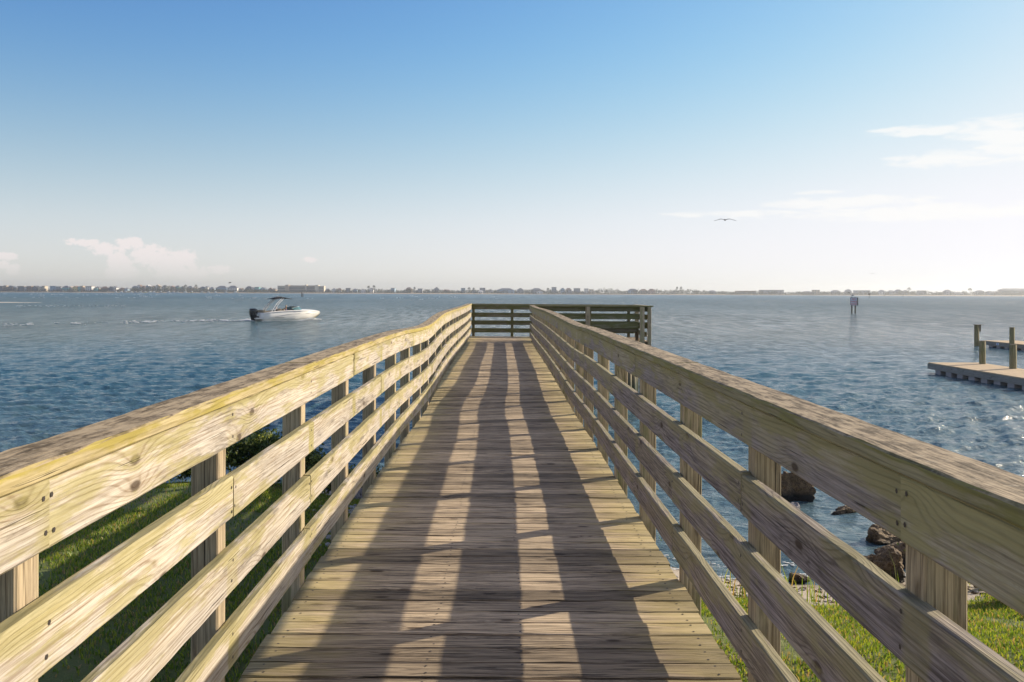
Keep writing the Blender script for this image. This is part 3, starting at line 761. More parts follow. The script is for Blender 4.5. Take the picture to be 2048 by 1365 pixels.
for k in range(420):                                   # lapping at the shore
    x = random.uniform(1.0, 5.6); y = shore_y(x) + .05*math.sin(x*4) + random.gauss(0, .05) + random.choice((0, .0, .45)); sp.append((x, y, .02, random.uniform(.006, .022), random.uniform(1, 3)))
flecks('shore_foam', sp)

# ------------------------------------------------------------------ boat
M_WHITE, b_ = new_mat('gelcoat_white'); setp(b_, 'Base Color', (0.86, 0.83, 0.77)); b_.inputs['Roughness'].default_value = .25
M_BLACK = simple('engine_black', (0.012, 0.013, 0.017), .25); M_CANVAS = simple('canvas_black', (0.02, 0.02, 0.022), .85)
M_GLASS, b_ = new_mat('tinted_glass'); setp(b_, 'Base Color', (0.12, 0.25, 0.27)); b_.inputs['Roughness'].default_value = .1; b_.inputs['Alpha'].default_value = .75
M_SEAT = simple('vinyl_tan', (0.42, 0.33, 0.22), .6); M_ALU = simple('painted_tube', (0.78, 0.77, 0.74), .3); M_GREY = simple('grey_trim', (0.22, 0.23, 0.25), .5)
M_SILVER = simple('silver_band', (0.62, 0.60, 0.58), .3); M_OCHRE = simple('hull_stain', (0.42, 0.34, 0.14), .5)
bx, by, _z = gat(574, 641.0, 0)
BHD = R(38)
boat = empty('motor_boat', (bx, by, -.02), BHD); boat.scale = (1.2, 1.2, 1.06)
tag(boat, 'white motorboat with black outboard and black canopy cruising left of the pier', 'boat')
#            x     keel   chine z, y   sheer z, y
st = [(-2.75, -.30, -.08, .98, .80, 1.2), (-2.0, -.32, -.10, 1.03, .93, 1.17), (-1.0, -.34, -.09, 1.06, 1.00, 1.2), (0, -.34, -.05, 1.06, 1.04, 1.2),
      (1.0, -.30, .04, .96, 1.06, 1.2), (1.9, -.16, .18, .72, 1.03, .92), (2.6, .10, .38, .44, .96, .62), (3.05, .40, .58, .22, .88, .34), (3.32, .66, .74, .05, .80, .10)]
V = []; Fc = []; mi = []
for (x, kz, cz_, cy_, sz_, sy_) in st:
    V += [(x, 0, kz), (x, cy_, cz_), (x, (cy_+sy_)/2+.03, (cz_+sz_)/2), (x, sy_, sz_), (x, sy_-.10, sz_+.06),
          (x, -cy_, cz_), (x, -(cy_+sy_)/2-.03, (cz_+sz_)/2), (x, -sy_, sz_), (x, -sy_+.10, sz_+.06)]
for i in range(len(st)-1):
    a, b = i*9, (i+1)*9
    for (p, q, mm) in ((0, 1, 1), (1, 2, 0), (2, 3, 0), (3, 4, 0)): Fc.append((a+p, a+q, b+q, b+p)); mi.append(mm)
    for (p, q, mm) in ((0, 5, 1), (5, 6, 0), (6, 7, 0), (7, 8, 0)): Fc.append((a+q, a+p, b+p, b+q)); mi.append(mm)
Fc.append((0, 5, 6, 7, 8, 4, 3, 2, 1)); mi.append(0)
e = (len(st)-1)*9; Fc.append((e, e+1, e+2, e+3, e+4, e+8, e+7, e+6, e+5)); mi.append(0)
raw('hull', V, Fc, [M_WHITE, M_OCHRE], boat, True, mi=mi)
# foredeck and cockpit floor
V = []; Fc = []
ds = [(.9, 1.02, 1.11), (1.9, .82, 1.08), (2.6, .52, 1.01), (3.05, .24, .93), (3.32, .03, .86)]
for (x, w_, z_) in ds: V += [(x, w_, z_), (x, 0, z_+.09), (x, -w_, z_)]
for i in range(4):
    a = i*3; Fc += [(a, a+1, a+4, a+3), (a+1, a+2, a+5, a+4)]
raw('foredeck', V, Fc, M_WHITE, boat)
m_ = MB(); m_.box(-2.7, 1.0, -1.0, 1.0, .40, .44); m_.build('cockpit_floor', M_SEAT, boat)
m_ = MB(); m_.box(-3.25, -2.74, -.95, .95, .22, .30); m_.build('swim_platform', M_WHITE, boat)
m_ = MB(); m_.box(-2.62, -2.05, -.8, .8, .44, .98); m_.box(-2.66, -2.5, -.8, .8, .98, 1.14); m_.build('rear_seat', M_SEAT, boat)
for yy in (-.45, .45):
    m_ = MB(); m_.box(-.55, -.05, yy-.26, yy+.26, .44, .86); m_.box(-.62, -.5, yy-.26, yy+.26, .86, 1.25); m_.build('seat', M_SEAT, boat)
# rub rail and side mark
m_ = MB()
for i in range(len(st)-1):
    a, b = st[i], st[i+1]
    for s_ in (-1, 1): m_.cyl((a[0], s_*(a[5]+.012), a[4]-.02), (b[0], s_*(b[5]+.012), b[4]-.02), .022, .022, 6)
m_.build('rub_rail', M_SILVER, boat)
m_ = MB()
for k in range(11):
    x = -1.75 + k*.085; hh = .085 if k in (0, 3, 7) else .05
    m_.cyl((x, -1.25, .34), (x+.03, -1.28, .34+hh), .012, .012, 5); m_.cyl((x, -1.25, .345), (x+.07, -1.27, .352), .010, .010, 5)
m_.build('side_lettering', M_BLACK, boat)
m_ = MB(); m_.tube([(-2.3, -1.10, .28), (-1.4, -1.16, .50), (-.4, -1.19, .68), (.8, -1.14, .76), (1.9, -.92, .77)], .013, 5); m_.build('side_crease', M_GREY, boat)
m_ = MB(); m_.cyl((2.25, -.80, .70), (2.75, -.55, .72), .010, .010, 5); m_.build('bow_number', M_GREY, boat)
# windshield
V = []; Fc = []; arc = [(.35, -1.0), (1.0, -.86), (1.35, -.4), (1.45, 0), (1.35, .4), (1.0, .86), (.35, 1.0)]
for (x, y) in arc: V += [(x, y, 1.09), (x-.32, y*.92, 1.47 if abs(y) < .95 else 1.30)]
for i in range(6): Fc.append((2*i, 2*i+2, 2*i+3, 2*i+1))
ws = raw('windshield', V, Fc, M_GLASS, boat)
sm = ws.modifiers.new('t', 'SOLIDIFY'); sm.thickness = .015
m_ = MB(); m_.tube([tuple(V[2*i+1]) for i in range(7)], .016, 6); m_.build('windshield_frame', M_SILVER, boat)
# tower: two raked arches, each side a ladder of two tubes
def arch(x0, x1, ztop, nm):
    m_ = MB()
    for s_ in (-1, 1):
        a0, a1 = Vector((x0, s_*1.08, 1.03)), Vector((x1, s_*.82, ztop)); b0v, b1v = a0+Vector((.26, 0, 0)), a1+Vector((.20, 0, 0))
        bend = Vector((-.10, 0, .04))
        for q0, q1 in ((a0, a1), (b0v, b1v)): m_.tube([q0, q0.lerp(q1, .5)+bend, q1], .036, 8)
        for t in (.12, .3, .48, .66, .84):
            bb = bend*(1-abs(t-.5)*2); m_.cyl(a0.lerp(a1, t)+bb, b0v.lerp(b1v, t)+bb, .025, .025, 6)
    m_.cyl((x1, -.82, ztop), (x1, .82, ztop), .03, .03, 8); m_.cyl((x1+.2, -.82, ztop), (x1+.2, .82, ztop), .03, .03, 8)
    m_.build(nm, M_ALU, boat)
arch(-1.97, -.86, 2.36, 'tower_arch')
V = []; Fc = []
for i, (x, z_) in enumerate([(-1.62, 2.30), (-1.38, 2.37), (-1.05, 2.46), (-.80, 2.52), (-.5, 2.46), (-.15, 2.38), (.12, 2.33)]):
    for yy, dz in ((-.92, -.07), (-.5, -.01), (0, .03), (.5, -.01), (.92, -.07)): V.append((x, yy, z_+dz*(1 if i not in (0, 6) else .4)))
for i in range(6):
    for j in range(4): a = i*5+j; Fc.append((a, a+5, a+6, a+1))
cv = raw('canopy', V, Fc, M_CANVAS, boat, True); cv.modifiers.new('t', 'SOLIDIFY').thickness = .05
m_ = MB(); m_.tube([(-.85, -.8, 2.30), (-.80, -.8, 2.5)], .025); m_.tube([(-.85, .8, 2.30), (-.80, .8, 2.5)], .025); m_.build('canopy_strut', M_ALU, boat)
# outboard
ob = empty('outboard_motor', (0, 0, 0), 0, boat)
V = []; Fc = []
secs = [(-.02, .15, .12, 0), (.25, .22, .17, 0), (.50, .31, .25, .0), (.85, .40, .28, .02), (1.08, .41, .28, .03), (1.24, .34, .24, -.03), (1.30, .20, .16, -.04)]
for (z_, hx, hy, ox_) in secs:
    for k in range(12):
        a = k*math.pi/6; cx_, sy2 = math.cos(a), math.sin(a); q = (abs(cx_)**4+abs(sy2)**4)**-.25
        V.append((-3.28+ox_+cx_*q*hx*.9, sy2*q*hy, z_))
for i in range(len(secs)-1):
    for k in range(12): a = i*12+k; b = i*12+(k+1) % 12; Fc.append((a, b, b+12, a+12))
Fc.append(tuple(range((len(secs)-1)*12, len(secs)*12))); Fc.append(tuple(range(11, -1, -1)))
raw('cowling', V, Fc, M_BLACK, ob, True)
m_ = MB(); m_.cyl((-3.28, 0, -.45), (-3.28, 0, .05), .09, .12, 10); m_.box(-3.2, -2.80, -.12, .12, .35, .50); m_.build('leg', M_BLACK, ob)
m_ = MB(); m_.box(-3.45, -3.08, -.265, -.255, .82, .86); m_.box(-3.40, -3.05, -.265, -.255, .70, .75); m_.build('silver_marking', M_SILVER, ob)
m_ = MB(); m_.cyl((-2.7, -.7, .3), (-2.72, -.7, .62), .03, .03, 6); m_.cyl((-2.72, -.7, .60), (-2.5, -.75, .72), .045, .03, 6); m_.build('ladder', M_BLACK, boat)
_c, _s = math.cos(BHD), math.sin(BHD)
def bw(x, y, z): x *= 1.2; y *= 1.2; return (bx+x*_c-y*_s, by+x*_s+y*_c, z)
sp = []
for k in range(190):
    x = random.uniform(.4, 3.0); sp.append((*bw(x, -1.15-random.random()*.35+.28*max(0, x-1.0), random.uniform(0, .30)*max(.1, 1-abs(x-2.0)/1.6)), random.uniform(.04, .12), 1.6))
for k in range(140): sp.append((*bw(random.uniform(-3.2, 2.4), -1.3-random.random()*.5, .02), random.uniform(.02, .07), 3))
for k in range(60): sp.append((*bw(random.uniform(-6.5, -3.2), -random.random()*1.2+.4, .04), random.uniform(.04, .10), 2.5))
flecks('bow_wave_foam', sp)

# ------------------------------------------------------------------ people
def skin(name, joints, edges, mat, parent=None, sub=2):
    me = bpy.data.meshes.new(name); me.from_pydata([j[0] for j in joints], edges, [])
    o = link_mesh(name, me, mat, parent)
    o.modifiers.new('skin', 'SKIN')
    for v, j in zip(me.skin_vertices[0].data, joints): v.radius = (j[1], j[1] if len(j) < 3 else j[2])
    me.skin_vertices[0].data[0].use_root = True
    o.modifiers.new('sub', 'SUBSURF').render_levels = sub
    return o
SKINM = simple('skin', (0.48, 0.27, 0.18), .6)
def person(loc, rz, shirt, trousers, label, hat=None, hair=None, lean=0.0):
    p = empty('person', loc, rz); tag(p, label, 'person')
    L = lean
    J = [((0, 0, .12), .13, .15), ((-.02-L*.3, 0, .30), .12, .15), ((-.03-L, 0, .48), .12, .18), ((-.01-L, 0, .60), .055), ((.02-L, 0, .66), .05), ((.025-L, 0, .76), .085, .075), ((.02-L, 0, .84), .07, .065),
         ((.02, .10, .10), .08), ((.42, .12, .12), .06), ((.46, .12, -.22), .045), ((.50, .12, -.33), .04), ((.60, .12, -.34), .03),
         ((.02, -.10, .10), .08), ((.42, -.12, .12), .06), ((.46, -.12, -.22), .045), ((.50, -.12, -.33), .04), ((.60, -.12, -.34), .03),
         ((-.03-L, .19, .50), .05), ((.02-L, .25, .26), .042), ((.26-L, .18, .28), .034), ((.34-L, .17, .30), .028),
         ((-.03-L, -.19, .50), .05), ((.02-L, -.25, .26), .042), ((.26-L, -.18, .28), .034), ((.34-L, -.17, .30), .028)]
    Ed = [(0, 1), (1, 2), (2, 3), (3, 4), (4, 5), (5, 6), (0, 7), (7, 8), (8, 9), (9, 10), (10, 11), (0, 12), (12, 13), (13, 14), (14, 15), (15, 16), (2, 17), (17, 18), (18, 19), (19, 20), (2, 21), (21, 22), (22, 23), (23, 24)]
    # fingers closed on what the hand rests on
    for hb in (20, 24):
        c = Vector(J[hb][0])
        for q in range(5):
            j0 = len(J); off = (q-2)*.014 if q < 4 else .032
            J.append(((c.x+.035, c.y+off, c.z-.005), .008)); J.append(((c.x+.055+.004*q, c.y+off, c.z-.03), .007)); Ed += [(hb, j0), (j0, j0+1)]
    skin('body', J, Ed, SKINM, p)
    Js = [((0, 0, .10), .15, .17), ((-.02-L*.3, 0, .30), .145, .175), ((-.03-L, 0, .49), .13, .195), ((-.03-L, .19, .50), .075), ((0-L, .24, .36), .065), ((-.03-L, -.19, .50), .075), ((0-L, -.24, .36), .065)]
    skin('shirt', Js, [(0, 1), (1, 2), (2, 3), (3, 4), (2, 5), (5, 6)], simple('shirt_cloth', shirt, .8), p)
    Jt = [((0, 0, .08), .15, .165), ((.02, .10, .10), .10), ((.36, .12, .12), .08), ((.02, -.10, .10), .10), ((.36, -.12, .12), .08)]
    skin('shorts', Jt, [(0, 1), (1, 2), (0, 3), (3, 4)], simple('shorts_cloth', trousers, .8), p)
    # face
    m_ = MB(); m_.cyl((.105-L, 0, .765), (.135-L, 0, .745), .014, .008, 6)
    for s_ in (-1, 1): m_.cyl((.02-L, s_*.075, .77), (.02-L, s_*.092, .775), .022, .018, 6)
    m_.build('face_features', SKINM, p)
    m_ = MB()
    for s_ in (-1, 1): m_.cyl((.092-L, s_*.03, .79), (.102-L, s_*.03, .79), .009, .009, 6)
    m_.cyl((.096-L, -.022, .715), (.096-L, .022, .715), .005, .005, 5); m_.build('eyes_and_mouth', simple('dark_feature', (.03, .02, .02), .5), p)
    if hat:
        m_ = MB(); m_.cyl((.02-L, 0, .83), (.015-L, 0, .93), .105, .085, 14); m_.cyl((.07-L, 0, .825), (.07-L, 0, .84), .135, .13, 14); m_.build('hat', simple('hat_cloth', hat, .8), p)
    if hair:
        Jh = [((.0-L, 0, .85), .095, .09), ((-.04-L, 0, .78), .085, .085), ((-.06-L, 0, .68), .06, .075)]
        skin('hair', Jh, [(0, 1), (1, 2)], simple('hair', hair, .7), p)
    return p
def boat_pt(x, y, z):
    a = boat.rotation_euler[2]; x *= 1.2; y *= 1.2; return (bx+x*math.cos(a)-y*math.sin(a), by+x*math.sin(a)+y*math.cos(a), z*1.06-.02)
person(boat_pt(-.30, -.40, .72), BHD, (0.02, 0.09, 0.55), (0.10, 0.10, 0.12), 'person in a blue shirt and pale hat sitting at the helm of the boat', hat=(0.50, 0.38, 0.24))
person(boat_pt(-1.35, -.05, .68), BHD, (0.04, 0.035, 0.04), (0.05, 0.05, 0.06), 'person in dark clothes sitting under the tower at the back of the boat', hair=(0.30, 0.14, 0.07), lean=-.55*.6)

# ------------------------------------------------------------------ markers, sign, birds
M_DARKP = simple('dark_pile', (0.045, 0.036, 0.028), .85, .4, 6.0)
def bird(name_label, loc, rz, scale, flying, white=False):
    body = simple('bird_plumage', (0.62, 0.60, 0.56) if white else (0.09, 0.085, 0.08), .8); dark = simple('bird_dark', (0.02, 0.02, 0.02), .7)
    bm = bmesh.new()
    prof = [(-.30, .006), (-.22, .03), (-.12, .065), (0, .085), (.12, .075), (.19, .045), (.235, .042), (.275, .046), (.31, .030), (.335, .010)]
    rings = []
    for (x, r_) in prof:
        up = 0 if flying else max(0, x+.05)*.9
        rings.append([bm.verts.new((x, math.cos(k*math.pi/4)*r_, math.sin(k*math.pi/4)*r_*.9+up)) for k in range(8)])
    for a, b in zip(rings[:-1], rings[1:]):
        for k in range(8): bm.faces.new((a[k], a[(k+1) % 8], b[(k+1) % 8], b[k]))
    bm.faces.new(rings[0][::-1]); bm.faces.new(rings[-1])
    me = bpy.data.meshes.new('bird'); bm.to_mesh(me); bm.free()
    o = link_mesh('bird', me, body, None, True); o.location = loc; o.rotation_euler = (0, -.42 if flying else 0, rz); o.scale = (scale,)*3
    tag(o, name_label, 'bird')
    def wing(s_):
        secs = [(.04, .00, .20, .0), (.28, .10, .19, .0), (.50, .13, .16, -.02), (.85, .04, .11, -.08), (1.2, -.03, .02, -.16)] if flying else [(.07, .02, .16, .0), (.085, .05, .15, -.1), (.08, .04, .08, -.22)]
        V = []; Fc = []
        for (yy, zz, ch, xo) in secs:
            if flying: V += [(xo+ch*.5, s_*yy, zz), (xo, s_*yy, zz+.024), (xo-ch*.5, s_*yy, zz), (xo, s_*yy, zz-.012)]
            else: V += [(xo+.02, s_*yy, ch*.6), (xo, s_*(yy+.02), 0), (xo, s_*yy, -ch*.3), (xo, s_*(yy-.01), 0)]
        for i in range(len(secs)-1):
            for k in range(4): a = i*4+k; b = i*4+(k+1) % 4; Fc.append((a, b, b+4, a+4))
        Fc += [(0, 1, 2, 3), tuple(len(V)-1-k for k in range(4))]
        raw('wing', V, Fc, dark if not white else M_GREY, o)
    wing(-1); wing(1)
    m_ = MB(); bz_ = 0 if flying else .34
    m_.cyl((.33, 0, bz_), (.41, 0, bz_-.02), .013, .004, 6); m_.build('beak', dark, o)
    if white:
        m_ = MB(); 
        bm = bmesh.new(); bmesh.ops.create_uvsphere(bm, u_segments=10, v_segments=8, radius=.058, matrix=Matrix.Translation((.275, 0, .295))); me = bpy.data.meshes.new('hood'); bm.to_mesh(me); bm.free()
        link_mesh('hood', me, dark, o, True)
    if not flying:
        for s_ in (-1, 1):
            m_ = MB(); m_.cyl((0, s_*.035, -.05), (.01, s_*.035, -.17), .008, .006, 5); m_.cyl((0, s_*.035, -.17), (.05, s_*.035, -.172), .008, .004, 5); m_.build('leg', M_OCHRE, o)
    return o
bird('gull gliding high over the water with both wings spread wide', at(1450, 440.5, 68), R(80), .68, True)
x, y, z = at(460, 566, 300); bird('tiny distant bird flying over the houses behind the far marina', (x, y, z), R(30), 1.6, True)
x, y, z = at(1745, 547.5, 260); bird('tiny distant bird flying right of the marker sign in pale sky', (x, y, z), R(60), .6, True)

sx_, sy_, _ = gat(1707, 627, 0)
mk = empty('marker_sign', (sx_, sy_, 0)); tag(mk, 'no wake zone sign on two dark pilings standing in open water', 'sign')
k_ = sy_/F
for dx_ in (-3.4, 3.4):
    m_ = MB(); m_.cyl((dx_*k_, 0, -1), (dx_*k_, 0, 32.6*k_), 1.35*k_, 1.25*k_, 12); m_.build('piling', M_DARKP, mk, True)
M_SIGN = simple('sign_white', (0.62, 0.66, 0.74), .4); M_RED = simple('sign_red', (0.55, 0.02, 0.03), .5); M_SIGNB = simple('sign_border', (0.06, 0.05, 0.05), .5)
pn = MB(); pn.box(-7.2*k_, 6.4*k_, -1.7*k_, -1.45*k_, 15.8*k_, 31.4*k_); pn.build('sign_panel', M_SIGN, mk)
ed = MB()
for (a, b, c, d) in ((-7.2, 6.4, 31.4, 31.9), (-7.2, 6.4, 15.3, 15.8), (-7.7, -7.2, 15.3, 31.9), (6.4, 6.9, 15.3, 31.9)): ed.box(a*k_, b*k_, -1.8*k_, -1.4*k_, c*k_, d*k_)
ed.build('sign_frame', M_SIGNB, mk)
sdp = MB(); sdp.box(6.95*k_, 8.6*k_, -1.6*k_, 10*k_, 15.6*k_, 31.4*k_); sdp.build('side_panel', M_DARKP, mk)
for t_, zz in (('NO', 26.6), ('WAKE', 21.7), ('ZONE', 16.9)):
    cu = bpy.data.curves.new('lettering', 'FONT'); cu.body = t_; cu.size = 4.6*k_; cu.align_x = 'CENTER'; cu.extrude = .01; cu.offset = .004
    o = bpy.data.objects.new('lettering', cu); COL.objects.link(o)
    me = bpy.data.meshes.new_from_object(o.evaluated_get(bpy.context.evaluated_depsgraph_get())); bpy.data.objects.remove(o)
    o = link_mesh('lettering', me, M_RED, mk)
    o.location = (-.4*k_, -1.72*k_, zz*k_); o.rotation_euler = (R(90), 0, 0)
bird('white gull with a black head perched on the left piling of the no wake sign', (sx_-3.6*k_, sy_, 32.6*k_+.25), R(170), 1.5, False, True)
def marker(px_, py_, h, w_, label, top=None):
    x, y, _ = gat(px_, py_, 0); k = y/F
    o = empty('channel_marker', (x, y, 0)); tag(o, label, 'channel marker', 'channel markers far out on the water')
    m_ = MB(); m_.cyl((0, 0, -1), (0, 0, h*k), w_*k/2, w_*k/2*.9, 10); m_.build('piling', M_DARKP, o)
    if top:
        m_ = MB(); m_.box(-top*k/2, top*k/2, -.2, 0, (h-2.2)*k, (h+.6)*k); m_.build('dayboard', M_DARKP, o)
marker(603.5, 594, 9, 1.6, 'dark piling standing in the water beyond the boat canopy')
marker(606.0, 594, 7.5, 1.4, 'lighter shorter piling beside the dark one beyond the boat')
marker(1738.5, 597, 9, .8, 'channel marker with a square board right of the no wake sign', 4.0)
marker(1768.5, 594, 5, .6, 'thin stake second to the right of the no wake sign')
marker(1806, 595, 5, 1.0, 'short thick stake third to the right of the no wake sign')
marker(1490.5, 596, 4, .8, 'lone thin stake left of the no wake sign')
marker(2024, 593.8, 4, .8, 'short stake near the right end of the horizon')

# ------------------------------------------------------------------ floating docks on the right
M_DPLANK = wood('dock_plank', (0.74, 0.56, 0.37), (0.45, 0.33, 0.2), (0.40, 0.34, 0.2), 0.15, dirt=.15)
M_DSIDE = wood('dock_side', (0.34, 0.33, 0.31), (0.18, 0.17, 0.16), (0.22, 0.22, 0.17), .4, dirt=.3)
M_FLOAT = simple('float_grey', (0.30, 0.28, 0.30), .7, .2)
M_DPILE = wood('dock_pile_wood', (0.32, 0.27, 0.14), (0.15, 0.12, 0.06), (0.17, 0.17, 0.06), .7, dirt=.3)
def dock(x0, x1, y0, y1, top, label, fl=.85, flw=.42, plate=None):
    d = empty('floating_dock', (x0, y1, 0)); tag(d, label, 'dock', 'floating docks on the right')
    m_ = MB(); y = y0
    while y < y1-.01:
        m_.sweep([(0, y-y1+.07, top-.035), (x1-x0, y-y1+.07, top-.035)], .137, .035, .004); y += .142
    m_.build('decking', M_DPLANK, d)
    for xx in (.0, x1-x0):
        m_ = MB(); m_.sweep([(xx, y0-y1, top-.26), (xx, (y0-y1)/2, top-.26), (xx, .02, top-.26)], .05, .222); m_.build('side_beam', M_DSIDE, d)
    m_ = MB(); m_.sweep([(.03, .03, top-.26), (x1-x0-.03, .03, top-.26)], .05, .22); m_.build('end_beam', M_DSIDE, d)
    yy = -.55
    while yy > y0-y1+.5:
        m_ = MB(); m_.box(.02, x1-x0-.02, yy-flw/2-.2, yy+flw/2-.2, -.25, top-.262); m_.build('float', M_FLOAT, d); yy -= fl
    if plate:
        m_ = MB(); m_.box(-.035, -.027, plate-y1-.13, plate-y1+.13, top-.20, top-.06); m_.build('number_plate', M_SIGN, d)
        m_ = MB(); m_.box(-.038, -.0355, plate-y1-.05, plate-y1+.05, top-.17, top-.09); m_.build('plate_mark', simple('plate_blue', (.05, .15, .5), .5), d)
dock(17.42, 19.5, 14.0, 36.3, .42, 'nearer grey floating dock with tan boards and block floats')
dock(29.75, 31.85, 22.0, 54.9, .36, 'farther floating dock with a small white plate on its side', plate=53.3)
def piling(x, y, z1, r_, label, bracket=False):
    p = empty('dock_piling', (x, y, 0)); tag(p, label, 'piling', 'round pilings at the floating docks')
    m_ = MB(); m_.cyl((0, 0, -1.5), (random.gauss(0, .01), 0, z1), r_, r_*.94, 18); m_.build('pole', M_DPILE, p, True)
    m_ = MB(); m_.cyl((0, 0, z1), (0, 0, z1+.012), r_*.93, r_*.9, 18); m_.build('pole_top', M_UNDER, p)
    if bracket:
        m_ = MB(); m_.box(-.18, .36, -.13, .13, z1+.012, z1+.035); m_.box(.17, .23, -.04, .04, z1-.40, z1+.01); m_.build('bracket', M_UNDER, p)
piling(19.25, 35.6, 1.33, .125, 'stubby piling at the tip of the nearer dock')
piling(19.2, 33.4, 1.32, .13, 'stubby piling second from the tip of the nearer dock')
piling(29.55, 55.3, 1.29, .15, 'taller piling with a flat bracket at the tip of the farther dock', True)
piling(29.38, 51.2, 1.30, .145, 'plain piling standing in the water beside the farther dock')

# ------------------------------------------------------------------ sand spit
x0, y0, _ = gat(95, 606, 0)
V = []; Fc = []; nxs = 40; nys = 14
for j in range(nys):
    for i in range(nxs):
        u = i/(nxs-1); v = j/(nys-1)*2-1
        x = x0 - 75*(1-u) ; hw = 14*(1-u)**.6 + 1.0*(1-u); y = y0 + v*hw + 10*(1-u)
        V.append((x, y, .40*(1-v*v)*(1-u)**.35 - .12 + .05*math.sin(i*1.7+j)))
for j in range(nys-1):
    for i in range(nxs-1): a = j*nxs+i; Fc.append((a, a+1, a+nxs+1, a+nxs))
tag(raw('sand_spit_land', V, Fc, simple('spit_sand', (0.62, 0.54, 0.44), .9, .15, .5), smooth=True), 'low sand spit', None, None, 'structure')
pts = []
for k in range(5200):
    u = random.random()**1.2*.42; x = x0-75+75*u+random.gauss(0, .5); y = y0+10*(1-u)+random.uniform(-7, 12); pts.append((x, y, .15))
_sg = [leafmat('spit_grass_a', (0.19, 0.15, 0.035)), leafmat('spit_grass_b', (0.13, 0.13, 0.03))]
tag(blades('spit_grass', pts, .4, .95, .05, _sg, [.6, .4]), kind='stuff')

# ------------------------------------------------------------------ far shore
FS = 1750.0
kf = FS/F
def fx(px_, D=FS): return (px_-1003)*D/F
M_FAR = simple('far_beach', (0.40, 0.31, 0.20), .95, .2, .02)
V = []; Fc = []
xs = np.linspace(-3200, 3200, 260)
for x in xs:
    w_ = 8*math.sin(x*.004)+5*math.sin(x*.013)
    V += [(x, FS-26+w_, -1.0), (x, FS-10+w_, .9), (x, FS+10, 1.6), (x, FS+160, 3.0), (x, FS+700, 1.0), (x, FS+720, -2)]
for i in range(len(xs)-1):
    for k in range(5): a = i*6+k; Fc.append((a, a+6, a+7, a+1))
tag(raw('far_shore_land', V, Fc, M_FAR, smooth=True), kind='structure')
def clump_mesh(name, blobs_, per, size, mats, parent=None):
    Vs = []; Fs = []; mi = []
    for (cx, cy, cz_, rx, ry, rz_) in blobs_:
        for _ in range(per):
            d = rng.normal(size=3); d /= np.linalg.norm(d); q = rng.uniform(.45, 1)**.5
            c = np.array([cx+d[0]*rx*q, cy+d[1]*ry*q, cz_+abs(d[2])*rz_*q if rng.random() < .75 else cz_+d[2]*rz_*q*.8])
            c[2] = max(c[2], .8)
            a = rng.normal(size=3); a /= np.linalg.norm(a); b = np.cross(a, rng.normal(size=3)); b /= np.linalg.norm(b); s_ = size*rng.uniform(.5, 1.2)
            i0 = len(Vs); Vs += [c-a*s_, c-b*s_*.6, c+a*s_, c+b*s_*.6]; Fs.append((i0, i0+1, i0+2, i0+3)); mi.append(int(rng.integers(len(mats))))
    o = fast_mesh(name, Vs, Fs, mats, parent); o.data.polygons.foreach_set('material_index', mi); return o
FT = [simple('far_leaf_a', (0.05, 0.065, 0.03), .8), simple('far_leaf_b', (0.085, 0.095, 0.05), .8), simple('far_leaf_c', (0.13, 0.12, 0.075), .8)]
# treeline heights in photo pixels above the waterline
TL = [(-100, 8), (60, 8), (95, 9), (100, 6), (235, 7), (240, 10), (262, 11), (280, 14), (330, 13), (345, 13), (372, 12), (430, 8), (445, 5), (470, 6), (480, 9), (500, 8), (555, 5), (650, 6), (665, 9), (690, 8), (740, 9),
      (745, 11), (752, 9), (760, 8), (768, 9), (785, 6), (800, 7), (815, 9), (826, 9), (835, 6), (852, 9), (868, 10), (880, 8), (905, 6), (912, 6), (925, 8), (938, 8), (945, 10), (960, 7), (975, 8), (1000, 7), (1040, 9), (1055, 10), (1095, 7), (1105, 10),
      (1140, 7), (1180, 6), (1192, 8), (1205, 11), (1225, 12), (1240, 10), (1250, 7), (1275, 10), (1300, 10), (1330, 10), (1350, 9), (1365, 10), (1385, 11), (1410, 8), (1450, 7), (1470, 6), (1500, 6), (1515, 8), (1570, 8),
      (1578, 5), (1600, 6), (1625, 7), (1660, 7), (1710, 7), (1745, 8), (1800, 9), (1820, 10), (1840, 8), (1855, 10), (1880, 7), (1900, 7), (1935, 8), (1945, 10), (1965, 8), (2000, 7), (2060, 8), (2200, 8)]
bl = []
px_ = -90
while px_ < 2150:
    h = interp(px_, TL)*kf*random.uniform(.80, 1.22)
    w_ = random.uniform(4, 8); d_ = random.uniform(5, 45)
    bl.append((fx(px_), FS+d_, 1.0, w_, 6, h*.95)); px_ += random.uniform(1.3, 2.8)
tag(clump_mesh('treeline_woods', bl, 60, 1.15, FT), kind='stuff')
